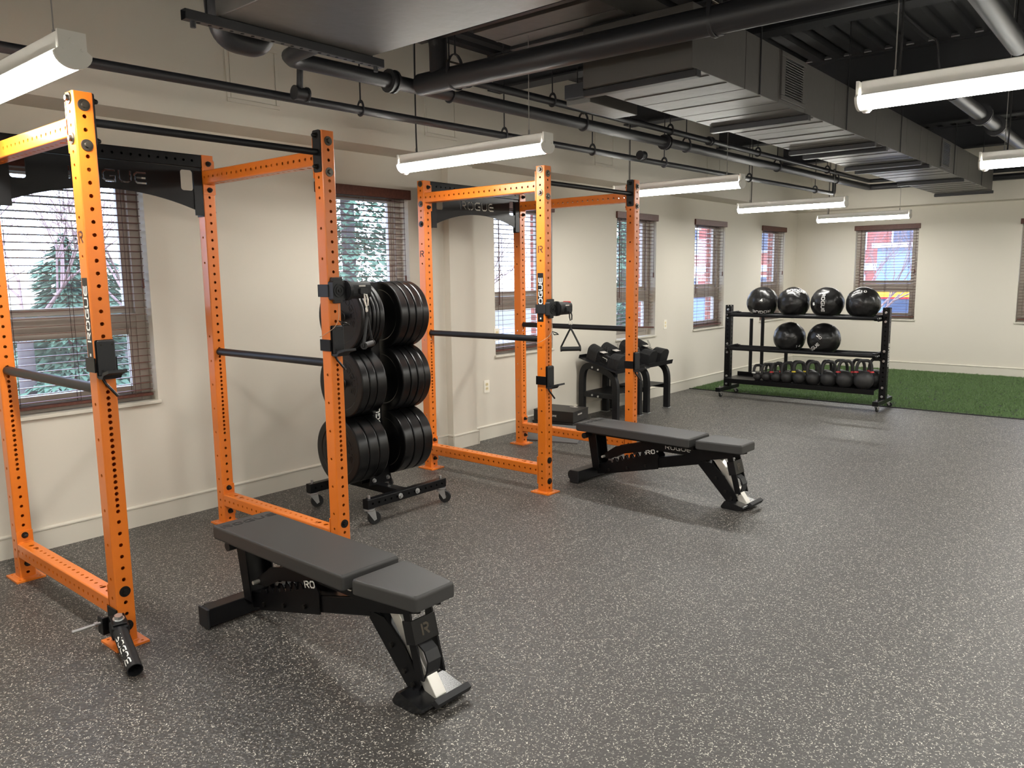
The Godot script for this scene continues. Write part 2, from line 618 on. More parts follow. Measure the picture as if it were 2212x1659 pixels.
func lamp_thing(x0: float, z: float, label: String, sensor: bool, group := "") -> void:
	var L := 1.262
	var t := thing("linear_lamp", label, "ceiling lamp", Vector3(x0, 2.26, z), group)
	var mb := Mb.new()
	mb.box(Vector3(L / 2, 0.085, 0), Vector3(L - 0.03, 0.062, 0.086), 0.004)
	mb.box(Vector3(L / 2, 0.053, 0), Vector3(L - 0.03, 0.012, 0.108), 0.004)
	part("housing", mb.mesh(), "lamp_white", t)
	mb = Mb.new()
	var prof := []
	for i in 13:
		var a := PI * i / 12.0
		prof.append(Vector3(0, 0.046 - sin(a) * 0.046, -cos(a) * 0.058))
	for i in 12:
		var p: Vector3 = prof[i]
		var q: Vector3 = prof[i + 1]
		var pn := Vector3(0, p.y - 0.046, p.z)
		var qn := Vector3(0, q.y - 0.046, q.z)
		var a0 := Vector3(0.012, 0, 0)
		var a1 := Vector3(L - 0.012, 0, 0)
		mb.quadn(p + a0, q + a0, q + a1, p + a1, pn, qn, qn, pn)
		for e in [a0, a1]:
			var o := Vector3(-1 if e == a0 else 1, 0, 0)
			mb.tri(Vector3(e.x, 0.046, 0), p + e, q + e, o, o, o)
	part("lens", mb.mesh(), "lens", t)
	var cap := PackedVector2Array()
	for i in 13:
		var a := PI + PI * i / 12.0
		cap.append(Vector2(cos(a) * 0.061, 0.047 + sin(a) * 0.05))
	cap.append(Vector2(0.045, 0.06))
	cap.append(Vector2(0.045, 0.118))
	cap.append(Vector2(-0.045, 0.118))
	cap.append(Vector2(-0.045, 0.06))
	for e in [0.0, L]:
		mb = Mb.new()
		mb.x = axes(Vector3(e, 0, 0), Vector3(0, 0, 1), Vector3.UP)
		mb.extr(cap, -0.006, 0.006)
		var s := 1.0 if e == 0.0 else -1.0
		mb.x = Transform3D.IDENTITY
		for q in [[0.088, 0.0, 0.011], [0.062, 0.03, 0.006], [0.062, -0.03, 0.006]]:
			mb.cyl(Vector3(e, q[0], q[1]), Vector3(e - s * 0.009, q[0], q[1]), q[2], q[2] * 0.9, 14)
		part("end_cap", mb.mesh(), "lamp_white", t)
	if sensor:
		mb = Mb.new()
		mb.x = at(Vector3(0.03, 0.002, 0))
		mb.lathe([Vector2(0.0, -0.018), Vector2(0.014, -0.015), Vector2(0.022, -0.006), Vector2(0.024, 0.003)], 16, true)
		part("sensor", mb.mesh(), "lamp_white", t)
	for e in [0.14, L - 0.14]:
		part("suspension_wire", rod(Vector3(e, 0.116, 0), Vector3(e, 1.13, 0), 0.0025, 6), "cable_grey", t)
		part("wire_grip", rod(Vector3(e, 0.116, 0), Vector3(e, 0.15, 0), 0.006, 8), "cable_grey", t)
	part("power_cord", bent(smooth_path([Vector3(0.16, 0.116, 0.012), Vector3(0.165, 0.3, 0.02), Vector3(0.158, 0.7, 0.008), Vector3(0.16, 1.13, 0)]), 0.005, 6), "cable_black", t)
	var l := AreaLight3D.new()
	l.name = "lamp_glow"
	l.area_size = Vector2(L - 0.06, 0.1)
	l.light_energy = AREA_E
	l.light_color = Color(1.0, 0.99, 0.96)
	l.shadow_enabled = true
	l.set("area_range", 20.0)
	l.position = Vector3(L / 2, -0.012, 0)
	l.rotation.x = -PI / 2
	t.add_child(l)


func lamps() -> void:
	var ordinal := ["cut off above the nearest orange rack", "between the two orange racks", "just past the second orange rack", "over the ball rack side", "over the turf"]
	for i in 5:
		lamp_thing(0.785, LAMPS_A[i], "white suspended tube lamp of the window row, " + ordinal[i], i == 1 or i == 0)
	lamp_thing(3.79, -2.4, "largest white suspended tube lamp, with a sensor dome, beside the long duct", true)
	lamp_thing(3.79, -5.2, "smaller white suspended tube lamp past the end of the duct", true)
	for q in [[3.79, 0.2], [3.79, -7.9], [3.79, -10.6], [6.6, 0.2], [6.6, -2.4], [6.6, -5.2], [6.6, -7.9], [6.6, -10.6], [0.785, 2.9], [3.79, 2.9], [6.6, 2.9]]:
		lamp_thing(q[0], q[1], "white suspended tube lamp in the rest of the room", false, "tube lamps outside the frame")


# ---------------------------------------------------------------- the room
const WIN := [[-0.05, -0.956], [-2.25, -3.155], [-4.23, -5.13], [-6.35, -7.24], [-8.256, -9.17], [-10.46, -11.39]]
const SILL := 0.79
const HEAD := 2.25


func wall_boxes(mb: Mb, holes: Array, a0: float, a1: float, t0: float, t1: float, top: float, lengthwise_z: bool) -> void:
	# a wall from a0 to a1 (rising) with openings [lo, hi], thickness t0..t1
	var spans := []
	var cur := a0
	for h in holes:
		spans.append([cur, h[0], 0.0, top])
		spans.append([h[0], h[1], 0.0, SILL])
		spans.append([h[0], h[1], HEAD, top])
		cur = h[1]
	spans.append([cur, a1, 0.0, top])
	for s in spans:
		var c := Vector3((t0 + t1) / 2, (s[2] + s[3]) / 2, (s[0] + s[1]) / 2)
		var d := Vector3(t1 - t0, s[3] - s[2], s[1] - s[0])
		if not lengthwise_z:
			c = Vector3(c.z, c.y, c.x)
			d = Vector3(d.z, d.y, d.x)
		mb.box(c, d)


func window_unit(n: int, w: float, xf: Transform3D, bricks: bool) -> void:
	# local: +x along the wall away from the far jamb, y up, +z into the room; origin at the far jamb on the inner wall face
	var root := Node3D.new()
	root.name = "window_%d" % n
	add_child(root)
	root.set_meta("kind", "structure")
	root.transform = xf
	var y0 := SILL
	var y1 := HEAD
	var ym := 1.30
	var mb := Mb.new()
	var zf := -0.135
	for s in [0.03, w - 0.03]:
		mb.box(Vector3(s, (y0 + y1) / 2, zf), Vector3(0.06, y1 - y0, 0.08), 0.004)
	mb.box(Vector3(w / 2, y0 + 0.025, zf), Vector3(w - 0.12, 0.05, 0.08), 0.004)
	mb.box(Vector3(w / 2, y1 - 0.025, zf), Vector3(w - 0.12, 0.05, 0.08), 0.004)
	mb.box(Vector3(w / 2, ym, zf + 0.01), Vector3(w - 0.12, 0.09, 0.07), 0.004)
	part("window_frame", mb.mesh(), "sash", root)
	for s in [[y0 + 0.05, ym - 0.045, zf + 0.02], [ym + 0.045, y1 - 0.05, zf - 0.01]]:
		mb = Mb.new()
		for e in [0.085, w - 0.085]:
			mb.box(Vector3(e, (s[0] + s[1]) / 2, s[2]), Vector3(0.05, s[1] - s[0], 0.036), 0.003)
		for e in [s[0] + 0.025, s[1] - 0.02]:
			mb.box(Vector3(w / 2, e, s[2]), Vector3(w - 0.22, 0.045, 0.036), 0.003)
		part("sash", mb.mesh(), "sash", root)
		part("pane", bx(Vector3(w / 2, (s[0] + s[1]) / 2, s[2]), Vector3(w - 0.22, s[1] - s[0] - 0.09, 0.006)), "glass", root)
	part("sill", bx(Vector3(w / 2, y0 - 0.01, -0.05), Vector3(w + 0.03, 0.022, 0.14), 0.004), "trim_paint", root)
	if bricks:
		var full := bx(Vector3.ZERO, Vector3(0.02, 0.058, 0.096), 0.003)
		var half := bx(Vector3.ZERO, Vector3(0.02, 0.058, 0.044), 0.003)
		for i in 21:
			var y := y0 + 0.035 + i * 0.0692
			var tone: String = ["brick_a", "brick_b", "brick_c"][(i * 7 + n) % 3]
			if i % 2 == 0:
				part("brick", full, tone, root, at(Vector3(-0.004, y, -0.315)))
			else:
				part("brick", half, tone, root, at(Vector3(-0.004, y, -0.264)))
				part("brick", half, ["brick_b", "brick_c", "brick_a"][(i + n) % 3], root, at(Vector3(-0.004, y, -0.366)))


func blind(w: float, xf: Transform3D, label: String, drop := 0.0, tilt := 0.0) -> void:
	var t := thing("window_blind", label, "window blind", Vector3.ZERO, "wooden blinds")
	t.transform = xf
	part("valance", bx(Vector3(w / 2, HEAD - 0.032, 0.012), Vector3(w + 0.04, 0.076, 0.022), 0.004), "blind_front", t)
	for e in [-0.014, w + 0.014]:
		part("valance_return", bx(Vector3(e, HEAD - 0.032, -0.005), Vector3(0.012, 0.076, 0.03), 0.003), "blind_front", t)
	part("headrail", bx(Vector3(w / 2, HEAD - 0.045, -0.045), Vector3(w - 0.02, 0.045, 0.055), 0.003), "blind_front", t)
	var slat := bx(Vector3.ZERO, Vector3(w - 0.035, 0.0032, 0.05), 0.001)
	var y := HEAD - 0.09
	var low := SILL + 0.04 + drop
	var i := 0
	while y > low + 0.02:
		part("slat", slat, "blind_wood", t, Transform3D(Basis(Vector3.RIGHT, -0.05 + 0.01 * sin(i * 1.7)), Vector3(w / 2, y, -0.045)))
		y -= 0.0433
		i += 1
	part("bottom_rail", bx(Vector3.ZERO, Vector3(w - 0.035, 0.018, 0.052), 0.003), "blind_front", t, Transform3D(Basis(Vector3.BACK, tilt), Vector3(w / 2, low, -0.045 + absf(tilt) * 0.3)))
	for e in [0.13, w / 2, w - 0.13]:
		for z in [-0.018, -0.072]:
			part("ladder_cord", rod(Vector3(e, low, z), Vector3(e, HEAD - 0.07, z), 0.0016, 5), "cord_dark", t)
	part("tilt_wand", rod(Vector3(0.08, 1.27, -0.012), Vector3(0.08, HEAD - 0.07, -0.012), 0.005, 8), "blind_front", t)
	part("lift_cord", rod(Vector3(w - 0.035, 1.54, -0.012), Vector3(w - 0.035, HEAD - 0.07, -0.012), 0.002, 6), "cord_dark", t)
	part("cord_tassel", rod(Vector3(w - 0.035, 1.5, -0.012), Vector3(w - 0.035, 1.56, -0.012), 0.008, 8), "blind_front", t)


func room() -> void:
	var x1 := 8.2
	var z1 := 4.4
	struct("floor", bx(Vector3((x1 - 0.2) / 2, -0.1, (z1 - 8.15) / 2), Vector3(x1 + 0.2, 0.2, z1 + 8.15)), "rubber_floor")
	struct("floor_turf", bx(Vector3((x1 - 0.2) / 2, -0.1, (-8.16 + ZFAR) / 2), Vector3(x1 + 0.2, 0.2, -8.16 - ZFAR)), "turf_base")
	struct("trim_turf_edge", bx(Vector3(x1 / 2, 0.004, -8.155), Vector3(x1, 0.012, 0.012), 0.003), "black_plastic")
	# turf pile
	var tuft := Mb.new()
	rng.seed = 3
	for i in 9:
		var a := rng.randf() * TAU
		var o := Vector3(rng.randf_range(-0.012, 0.012), 0, rng.randf_range(-0.012, 0.012))
		var h := rng.randf_range(0.014, 0.022)
		var lean := Vector3(rng.randf_range(-0.012, 0.012), h, rng.randf_range(-0.012, 0.012))
		var w := Vector3(cos(a), 0, sin(a)) * 0.0016
		var nn := Vector3(-sin(a), 0.5, cos(a))
		tuft.tri(o - w, o + w, o + lean, nn, nn, nn)
	var mm := MultiMesh.new()
	mm.transform_format = MultiMesh.TRANSFORM_3D
	mm.mesh = tuft.mesh()
	mm.instance_count = 52000
	for i in 52000:
		var p := Vector3(rng.randf_range(0.03, 5.6), 0, rng.randf_range(ZFAR + 0.03, -8.18))
		mm.set_instance_transform(i, Transform3D(Basis(Vector3.UP, rng.randf() * TAU).scaled(Vector3.ONE * rng.randf_range(0.8, 1.25)), p))
	var turf := MultiMeshInstance3D.new()
	turf.name = "turf_grass"
	turf.multimesh = mm
	turf.material_override = M["turf_blade"]
	add_child(turf)
	turf.set_meta("kind", "stuff")
	tag(turf, "green artificial turf pile covering the far end of the floor", "turf")

	# the window wall
	var holes := []
	for i in range(5, -1, -1):
		holes.append([WIN[i][1], WIN[i][0]])
	var mb := Mb.new()
	wall_boxes(mb, holes, ZFAR - 0.14, z1 + 0.14, -0.18, 0.0, 3.5, true)
	struct("wall_left", mb.mesh(), "wall_paint")
	mb = Mb.new()
	wall_boxes(mb, holes, ZFAR - 0.42, z1 + 0.42, -0.29, -0.18, 3.6, true)
	struct("wall_left_outer", mb.mesh(), "mortar")
	# the far wall
	var fh := [[0.95, 1.87], [3.2, 4.12]]
	mb = Mb.new()
	wall_boxes(mb, fh, 0.0, x1 + 0.14, ZFAR - 0.2, ZFAR, 3.5, false)
	struct("wall_far", mb.mesh(), "wall_paint")
	mb = Mb.new()
	wall_boxes(mb, fh, -0.2, x1 + 0.42, ZFAR - 0.42, ZFAR - 0.2, 3.6, false)
	struct("wall_far_outer", mb.mesh(), "mortar")
	struct("wall_right", bx(Vector3(x1 + 0.1, 1.75, (z1 + ZFAR) / 2), Vector3(0.2, 3.5, z1 - ZFAR)), "wall_paint")
	struct("wall_back", bx(Vector3(x1 / 2, 1.75, z1 + 0.1), Vector3(x1, 3.5, 0.2)), "wall_paint")
	struct("wall_pilaster", bx(Vector3(0.036, 1.255, -3.715), Vector3(0.072, 2.51, 0.31)), "wall_paint")
	var where := ["behind the nearest rack", "behind the plate tree", "behind the second rack", "behind the dumbbell stands", "between the dumbbell stands and the ball rack", "of the window wall nearest to the corner"]
	for i in 6:
		var w: float = WIN[i][0] - WIN[i][1]
		var xf := axes(Vector3(0, 0, WIN[i][0]), Vector3(0, 0, -1), Vector3.UP)
		window_unit(i + 1, w, xf, false)
		if i >= 2:
			bricks_for(get_node("window_%d" % (i + 1)), w, i)
		blind(w, xf, "brown wooden slat blind in the window " + where[i], 0.08 if i == 3 else 0.0, -0.06 if i == 3 else 0.0)
	for i in 2:
		var xf := axes(Vector3(fh[i][0], 0, ZFAR), Vector3(1, 0, 0), Vector3.UP)
		window_unit(7 + i, fh[i][1] - fh[i][0], xf, false)
		blind(fh[i][1] - fh[i][0], xf, ["brown wooden slat blind in the turf end wall, above the ball rack", "brown wooden slat blind at the very edge of the frame in the turf end wall"][i])

	# baseboards, soffits
	for q in [["baseboard_left", z1, -3.56], ["baseboard_left_far", -3.87, ZFAR]]:
		mb = Mb.new()
		base_run(mb, Vector3(0, 0, q[1]), Vector3(0, 0, q[2]), Vector3(1, 0, 0))
		struct(q[0], mb.mesh(), "trim_paint")
	mb = Mb.new()
	base_run(mb, Vector3(0.072, 0, -3.548), Vector3(0.072, 0, -3.882), Vector3(1, 0, 0))
	base_run(mb, Vector3(0.0, 0, -3.56), Vector3(0.088, 0, -3.56), Vector3(0, 0, 1))
	base_run(mb, Vector3(0.0, 0, -3.87), Vector3(0.088, 0, -3.87), Vector3(0, 0, -1))
	struct("baseboard_pilaster", mb.mesh(), "trim_paint")
	mb = Mb.new()
	base_run(mb, Vector3(0.0, 0, ZFAR), Vector3(x1, 0, ZFAR), Vector3(0, 0, 1))
	struct("baseboard_far", mb.mesh(), "trim_paint")
	struct("trim_1", bx(Vector3(0.165, 2.96, (z1 + ZFAR) / 2), Vector3(0.33, 0.9, z1 - ZFAR)), "wall_paint")
	struct("trim_2", bx(Vector3((x1 + 0.33) / 2, 2.96, ZFAR + 0.16), Vector3(x1 - 0.33, 0.9, 0.32)), "wall_paint")

	# deck, beams
	mb = Mb.new()
	var prof := []
	var x := 0.0
	while x < x1:
		prof.append(Vector2(x, 3.39))
		prof.append(Vector2(x + 0.085, 3.39))
		prof.append(Vector2(x + 0.1, 3.43))
		prof.append(Vector2(x + 0.15, 3.43))
		x += 0.165
	for i in prof.size() - 1:
		var a: Vector2 = prof[i]
		var b: Vector2 = prof[i + 1]
		var d := (b - a).normalized()
		mb.quad(Vector3(a.x, a.y, z1), Vector3(b.x, b.y, z1), Vector3(b.x, b.y, ZFAR), Vector3(a.x, a.y, ZFAR), Vector3(d.y, -d.x, 0))
	mb.box(Vector3(x1 / 2, 3.52, (z1 + ZFAR) / 2), Vector3(x1 + 0.4, 0.16, z1 - ZFAR + 0.4))
	var deck := struct("ceiling", mb.mesh(), "ceiling_black")
	for z in [2.5, 0.38, -1.75, -3.88, -6.03, -8.22, -10.36]:
		mb = Mb.new()
		mb.box(Vector3((x1 + 0.33) / 2, 3.107, z), Vector3(x1 - 0.33, 0.014, 0.16))
		mb.box(Vector3((x1 + 0.33) / 2, 3.383, z), Vector3(x1 - 0.33, 0.014, 0.16))
		mb.box(Vector3((x1 + 0.33) / 2, 3.245, z), Vector3(x1 - 0.33, 0.264, 0.012))
		part("beam", mb.mesh(), "ceiling_black", deck)
	var closure := bx(Vector3.ZERO, Vector3(0.06, 0.034, 0.012))
	for z in [-5.94, -8.13]:
		for i in 16:
			part("flute_closure", closure, "flute_grey", deck, Transform3D(Basis(Vector3.RIGHT, -0.7), Vector3(0.125 + (12 + i) * 0.165, 3.408, z)))


func base_run(mb: Mb, a: Vector3, b: Vector3, out: Vector3) -> void:
	var prof := [Vector2(0, 0), Vector2(0.015, 0), Vector2(0.015, 0.118), Vector2(0.02, 0.121), Vector2(0.02, 0.128), Vector2(0.01, 0.135), Vector2(0, 0.135)]
	for i in prof.size() - 1:
		var p: Vector2 = prof[i]
		var q: Vector2 = prof[i + 1]
		var d := (q - p).normalized()
		var nn := out * d.y + Vector3.UP * -d.x
		mb.quad(a + out * p.x + Vector3.UP * p.y, b + out * p.x + Vector3.UP * p.y, b + out * q.x + Vector3.UP * q.y, a + out * q.x + Vector3.UP * q.y, nn)
	for e in [[a, (a - b).normalized()], [b, (b - a).normalized()]]:
		mb.quad(e[0], e[0] + out * 0.02, e[0] + out * 0.02 + Vector3.UP * 0.128, e[0] + Vector3.UP * 0.135, e[1])


func bricks_for(root: Node3D, w: float, n: int) -> void:
	# the outer brick return of the far jamb; local x runs to the far jamb
	var full := bx(Vector3.ZERO, Vector3(0.02, 0.058, 0.096), 0.003)
	var half := bx(Vector3.ZERO, Vector3(0.02, 0.058, 0.044), 0.003)
	for i in 21:
		var y := SILL + 0.035 + i * 0.0692
		if i % 2 == 0:
			part("brick", full, ["brick_a", "brick_b", "brick_c"][(i * 5 + n) % 3], root, at(Vector3(w + 0.004, y, -0.236)))
		else:
			part("brick", half, ["brick_a", "brick_b", "brick_c"][(i * 7 + n) % 3], root, at(Vector3(w + 0.004, y, -0.21)))
			part("brick", half, ["brick_b", "brick_c", "brick_a"][(i + n) % 3], root, at(Vector3(w + 0.004, y, -0.262)))


func wall_fittings() -> void:
	for q in [[0.508, -4.09, "outlet", "white wall outlet low on the wall beside the pilaster"], [0.99, -4.245, "outlet", "white wall outlet above the black cartons, behind the second rack"], [0.906, -7.49, "switch", "white wall plate between the dumbbell stands and the ball rack"], [0.53, -3.3, "outlet", "white wall outlet half hidden behind the plate tree"]]:
		var t := thing("wall_outlet" if q[2] == "outlet" else "wall_switch", q[3], "outlet" if q[2] == "outlet" else "switch", Vector3(0, q[0], q[1]))
		var mb := Mb.new()
		mb.x = axes(Vector3.ZERO, Vector3(0, 0, -1), Vector3.UP)
		mb.extr(rrect(0.074, 0.118, 0.006), 0.0, 0.006)
		part("cover_plate", mb.mesh(), "outlet_white", t)
		for s in [-1.0, 1.0]:
			mb = Mb.new()
			mb.x = axes(Vector3(0.006, s * 0.02, 0), Vector3(0, 0, -1), Vector3.UP)
			mb.extr(rrect(0.033, 0.028, 0.009), 0.0, 0.003)
			var soc := part("socket", mb.mesh(), "ivory", t)
			if q[2] == "outlet":
				for e in [-0.006, 0.006]:
					part("slot", bx(Vector3(0.0095, s * 0.02 + 0.003, e), Vector3(0.001, 0.008, 0.002)), "outlet_slot", soc)
	var where := ["above the nearest rack", "above the plate tree", "above the second rack", "beyond the second rack"]
	var zs := [[-1.37, -1.745], [-3.05, -3.41], [-5.41, -5.765], [-7.9, -8.26]]
	for i in 4:
		var t := thing("access_panel", "white square access panel in the soffit " + where[i], "panel", Vector3(0.33, 2.645, zs[i][1]))
		var w: float = zs[i][0] - zs[i][1]
		var mb := Mb.new()
		for e in [[Vector3(0.004, 0.012, w / 2), Vector3(0.008, 0.024, w)], [Vector3(0.004, w - 0.012, w / 2), Vector3(0.008, 0.024, w)], [Vector3(0.004, w / 2, 0.012), Vector3(0.008, w - 0.048, 0.024)], [Vector3(0.004, w / 2, w - 0.012), Vector3(0.008, w - 0.048, 0.024)]]:
			mb.box(e[0], e[1], 0.002)
		part("frame", mb.mesh(), "wall_paint", t)
		part("door", bx(Vector3(0.002, w / 2, w / 2), Vector3(0.005, w - 0.056, w - 0.056), 0.001), "wall_paint", t)


# ---------------------------------------------------------------- racks
func bolt_mesh(r := 0.0235) -> ArrayMesh:
	var mb := Mb.new()
	mb.cyl(Vector3.ZERO, Vector3(0, 0.004, 0), r, r * 0.96, 20)
	mb.cyl(Vector3(0, 0.004, 0), Vector3(0, 0.0145, 0), 0.0125, 0.0115, 6)
	return mb.mesh()


func nut_mesh() -> ArrayMesh:
	var mb := Mb.new()
	mb.cyl(Vector3.ZERO, Vector3(0, 0.003, 0), 0.0165, 0.016, 16)
	mb.cyl(Vector3(0, 0.003, 0), Vector3(0, 0.014, 0), 0.013, 0.0125, 6)
	mb.x = at(Vector3(0, 0.014, 0))
	mb.lathe([Vector2(0.010, 0), Vector2(0.0095, 0.007), Vector2(0.006, 0.011), Vector2(0, 0.012)], 12, true)
	return mb.mesh()


func rack_thing() -> Node3D:
	var t := thing("power_rack", "orange four-post power rack nearest to the camera, landmine sleeve at its foot", "power rack", Vector3.ZERO, "orange power racks")
	var bolt := bolt_mesh()
	var nut := nut_mesh()
	# upright: holes on the x faces and on the z faces, measured from the top of the base plate
	var B := 0.0095
	var hx := []
	var y := 0.0381
	while y < 0.56:
		hx.append(Vector3(y - B, 0, 0.0083))
		y += 0.0508
	y = 0.592
	while y < 1.1:
		hx.append(Vector3(y - B, 0, 0.0083))
		y += 0.0254
	y = 1.1254
	while y < 2.25:
		hx.append(Vector3(y - B, 0, 0.0083))
		y += 0.0508
	var hz := []
	for q in [0.059, 0.109, 0.16, 0.211, 0.295, 0.446, 0.597, 0.748, 0.9, 1.049, 1.201, 1.65, 1.803, 1.955, 2.006, 2.057, 2.108, 2.159, 2.21, 2.261]:
		hz.append(Vector3(q - B, 0, 0.0075))
	var mb := Mb.new()
	mb.ptube(PH - B, 0.0762, 0.0762, hx, hz, 0.007)
	var up := mb.mesh()
	mb = Mb.new()
	for s in [-1.0, 1.0]:
		mb.perf(Vector3(-0.08, B, s * 0.0345), Vector3.RIGHT, Vector3.BACK, Vector3.UP, 0.16, 0.069, [Vector3(0.02, s * 0.012, 0.0065), Vector3(0.14, s * 0.012, 0.0065)], B)
	for s in [-1.0, 1.0]:
		mb.quad(Vector3(-0.08, 0, s * 0.069), Vector3(0.08, 0, s * 0.069), Vector3(0.08, B, s * 0.069), Vector3(-0.08, B, s * 0.069), Vector3(0, 0, s))
		mb.quad(Vector3(s * 0.08, 0, -0.069), Vector3(s * 0.08, 0, 0.069), Vector3(s * 0.08, B, 0.069), Vector3(s * 0.08, B, -0.069), Vector3(s, 0, 0))
	# weld bead round the post foot
	mb.tube([Vector3(-0.039, B, -0.039), Vector3(0.039, B, -0.039), Vector3(0.039, B, 0.039), Vector3(-0.039, B, 0.039)], 0.005, 6, true)
	var foot := mb.mesh()
	var letter := word_mesh("R", 0.048, 0.0006, 0.85, 0.17)
	for c in [[XF, 0.0], [XF, -RW], [XB, -RW], [XB, 0.0]]:
		var u := part("upright", up, "orange_steel", t, at(Vector3(c[0], B, c[1])))
		part("base_plate", foot, "orange_steel", u, at(Vector3(0, -B, 0)))
		if c[1] > -0.5:
			part("cut_letter", letter, "cut_dark", u, at(Vector3(0, 1.727 - B, 0.0382)))
		for s in [-1.0, 1.0]:
			# cross members along x are bolted through the x faces
			var front: bool = c[0] > 1.0
			var outx := 1.0 if front else -1.0
			var outz := 1.0 if c[1] > -0.5 else -1.0
			for by in [2.159 + s * 0.0762, 0.163 + s * 0.0762]:
				part("bolt", bolt, "bolt_nickel" if by > 1.0 else "bolt_black", u, along(Vector3(outx * 0.0382, by - B, 0), Vector3(outx, 0, 0)))
				part("nut", nut, "bolt_black", u, along(Vector3(-outx * 0.0445, by - B, 0), Vector3(-outx, 0, 0)))
			var bz: float = 2.185 + s * 0.0762
			part("bolt", bolt, "bolt_nickel", u, along(Vector3(0, bz - B, outz * 0.0382), Vector3(0, 0, outz)))
			if front:
				part("nut", nut, "bolt_black", u, along(Vector3(0, bz - B, -outz * 0.0445), Vector3(0, 0, -outz)))
		if c[0] < 1.0:
			part("bolt", bolt, "bolt_black", u, along(Vector3(0, 1.956 - B, 0.0382 if c[1] > -0.5 else -0.0382), Vector3(0, 0, 1 if c[1] > -0.5 else -1)))
	# cross members
	var L := XF - XB - 0.0762
	var h1 := []
	for i in 22:
		h1.append(Vector3(L / 2 + (i - 10.5) * 0.0508, 0, 0.0078))
	var h2 := []
	for i in 22:
		if i == 1 or i == 2 or i == 19 or i == 20:
			if i == 1 or i == 20:
				h2.append(Vector3(L / 2 + (i - 10.5) * 0.0508 + (0.02 if i == 1 else -0.02), 0, 0.0135))
			else:
				h2.append(Vector3(L / 2 + (i - 10.5) * 0.0508 + (0.03 if i == 2 else -0.03), 0, 0.0135))
		elif i > 0 and i < 21:
			h2.append(Vector3(L / 2 + (i - 10.5) * 0.0508, 0, 0.0078))
	mb = Mb.new()
	mb.ptube(L, 0.0762, 0.0762, h2, h1, 0.007)
	for e in [[0.0, 1.0], [L, -1.0]]:
		mb.x = axes(Vector3(0, e[0], 0), Vector3(0, 0, 1), Vector3(1, 0, 0))
		mb.extr(rrect(0.0762, 0.2, 0.004), minf(0, e[1] * 0.0064), maxf(0, e[1] * 0.0064))
		mb.x = Transform3D.IDENTITY
		for s in [-1.0, 1.0]:
			mb.cyl(Vector3(s * 0.039, e[0] + e[1] * 0.007, -0.03), Vector3(s * 0.039, e[0] + e[1] * 0.007, 0.03), 0.0045, 0.0045, 6)
	var cross := mb.mesh()
	for z in [0.0, -RW]:
		for cy in [2.155, 0.163]:
			# local y -> +x, local x -> up
			part("cross_member", cross, "orange_steel", t, Transform3D(Basis(Vector3.UP, Vector3.RIGHT, Vector3(0, 0, -1)), Vector3(XB + 0.0381, cy, z)))
	# pull-up bar between the front posts
	mb = Mb.new()
	mb.cyl(Vector3(XF, 2.18, -0.045), Vector3(XF, 2.18, -RW + 0.045), 0.0165, 0.0165, 20)
	var bar := part("pull_up_bar", mb.mesh(), "satin_black", t)
	for z in [-0.0413, -RW + 0.0413]:
		mb = Mb.new()
		mb.x = at(Vector3(XF, 2.185, z))
		mb.extr(rrect(0.062, 0.206, 0.012), -0.0035, 0.0035)
		part("bracket", mb.mesh(), "satin_black", bar)
	# sign beam between the back posts
	var S := RW - 0.0762
	var hs := []
	for i in 20:
		hs.append(Vector3(S / 2 + (i - 9.5) * 0.0508, 0, 0.0078))
	mb = Mb.new()
	mb.ptube(S, 0.0762, 0.0762, hs, hs, 0.006)
	part("sign_beam", mb.mesh(), "black_steel", t, Transform3D(Basis(Vector3.UP, Vector3(0, 0, -1), Vector3.LEFT), Vector3(XB, 2.247, -0.0381)))
	var outline := PackedVector2Array()
	var hl := S / 2
	outline.append(Vector2(-hl + 0.012, 2.207))
	for i in 25:
		var s := -hl + 0.012 + (2 * hl - 0.024) * i / 24.0
		outline.append(Vector2(s, 2.052 - 0.105 * pow(absf(s) / 0.53, 2.0)))
	outline.append(Vector2(hl - 0.012, 2.207))
	var csg := CSGPolygon3D.new()
	csg.polygon = outline
	csg.depth = 0.006
	csg.name = "sign_plate"
	csg.material_override = M["black_steel"]
	for s in [-1.0, 1.0]:
		var cut := CSGPolygon3D.new()
		var rr := PackedVector2Array()
		for p in rrect(0.075, 0.118, 0.015):
			rr.append(p + Vector2(s * 0.445, 2.132))
		cut.polygon = rr
		cut.depth = 0.02
		cut.position.z = 0.006
		cut.operation = CSGShape3D.OPERATION_SUBTRACTION
		csg.add_child(cut)
	for q in word("ROGUE", 0.066, 1.12, 0.15, 0.17):
		var cut := CSGPolygon3D.new()
		var rr := PackedVector2Array()
		for p in q:
			rr.append(p + Vector2(0, 2.122))
		cut.polygon = rr
		cut.depth = 0.02
		cut.position.z = 0.006
		cut.operation = CSGShape3D.OPERATION_SUBTRACTION
		csg.add_child(cut)
	# local x -> -z, so the word reads from the room side
	csg.transform = axes(Vector3(XB + 0.034, 0, -RW / 2), Vector3(0, 0, -1), Vector3.UP)
	t.add_child(csg)
	for z in [[-0.0381, -1.0], [-RW + 0.0381, 1.0]]:
		mb = Mb.new()
		mb.box(Vector3(XB, 2.105, z[0] + z[1] * 0.0035), Vector3(0.07, 0.36, 0.006), 0.001)
		mb.box(Vector3(XB + 0.036, 2.06, z[0] + z[1] * 0.03), Vector3(0.006, 0.26, 0.055), 0.001)
		var br := part("sign_bracket", mb.mesh(), "satin_black", t)
		part("nut", nut, "bolt_black", br, along(Vector3(XB, 1.956, z[0] + z[1] * 0.0065), Vector3(0, 0, z[1])))
	# printed badge on the front near post
	var st := part("badge", bx(Vector3(0, 0, 0), Vector3(0.05, 0.336, 0.0006)), "sticker_black", t, at(Vector3(XF - 0.002, 1.398, 0.0385)))
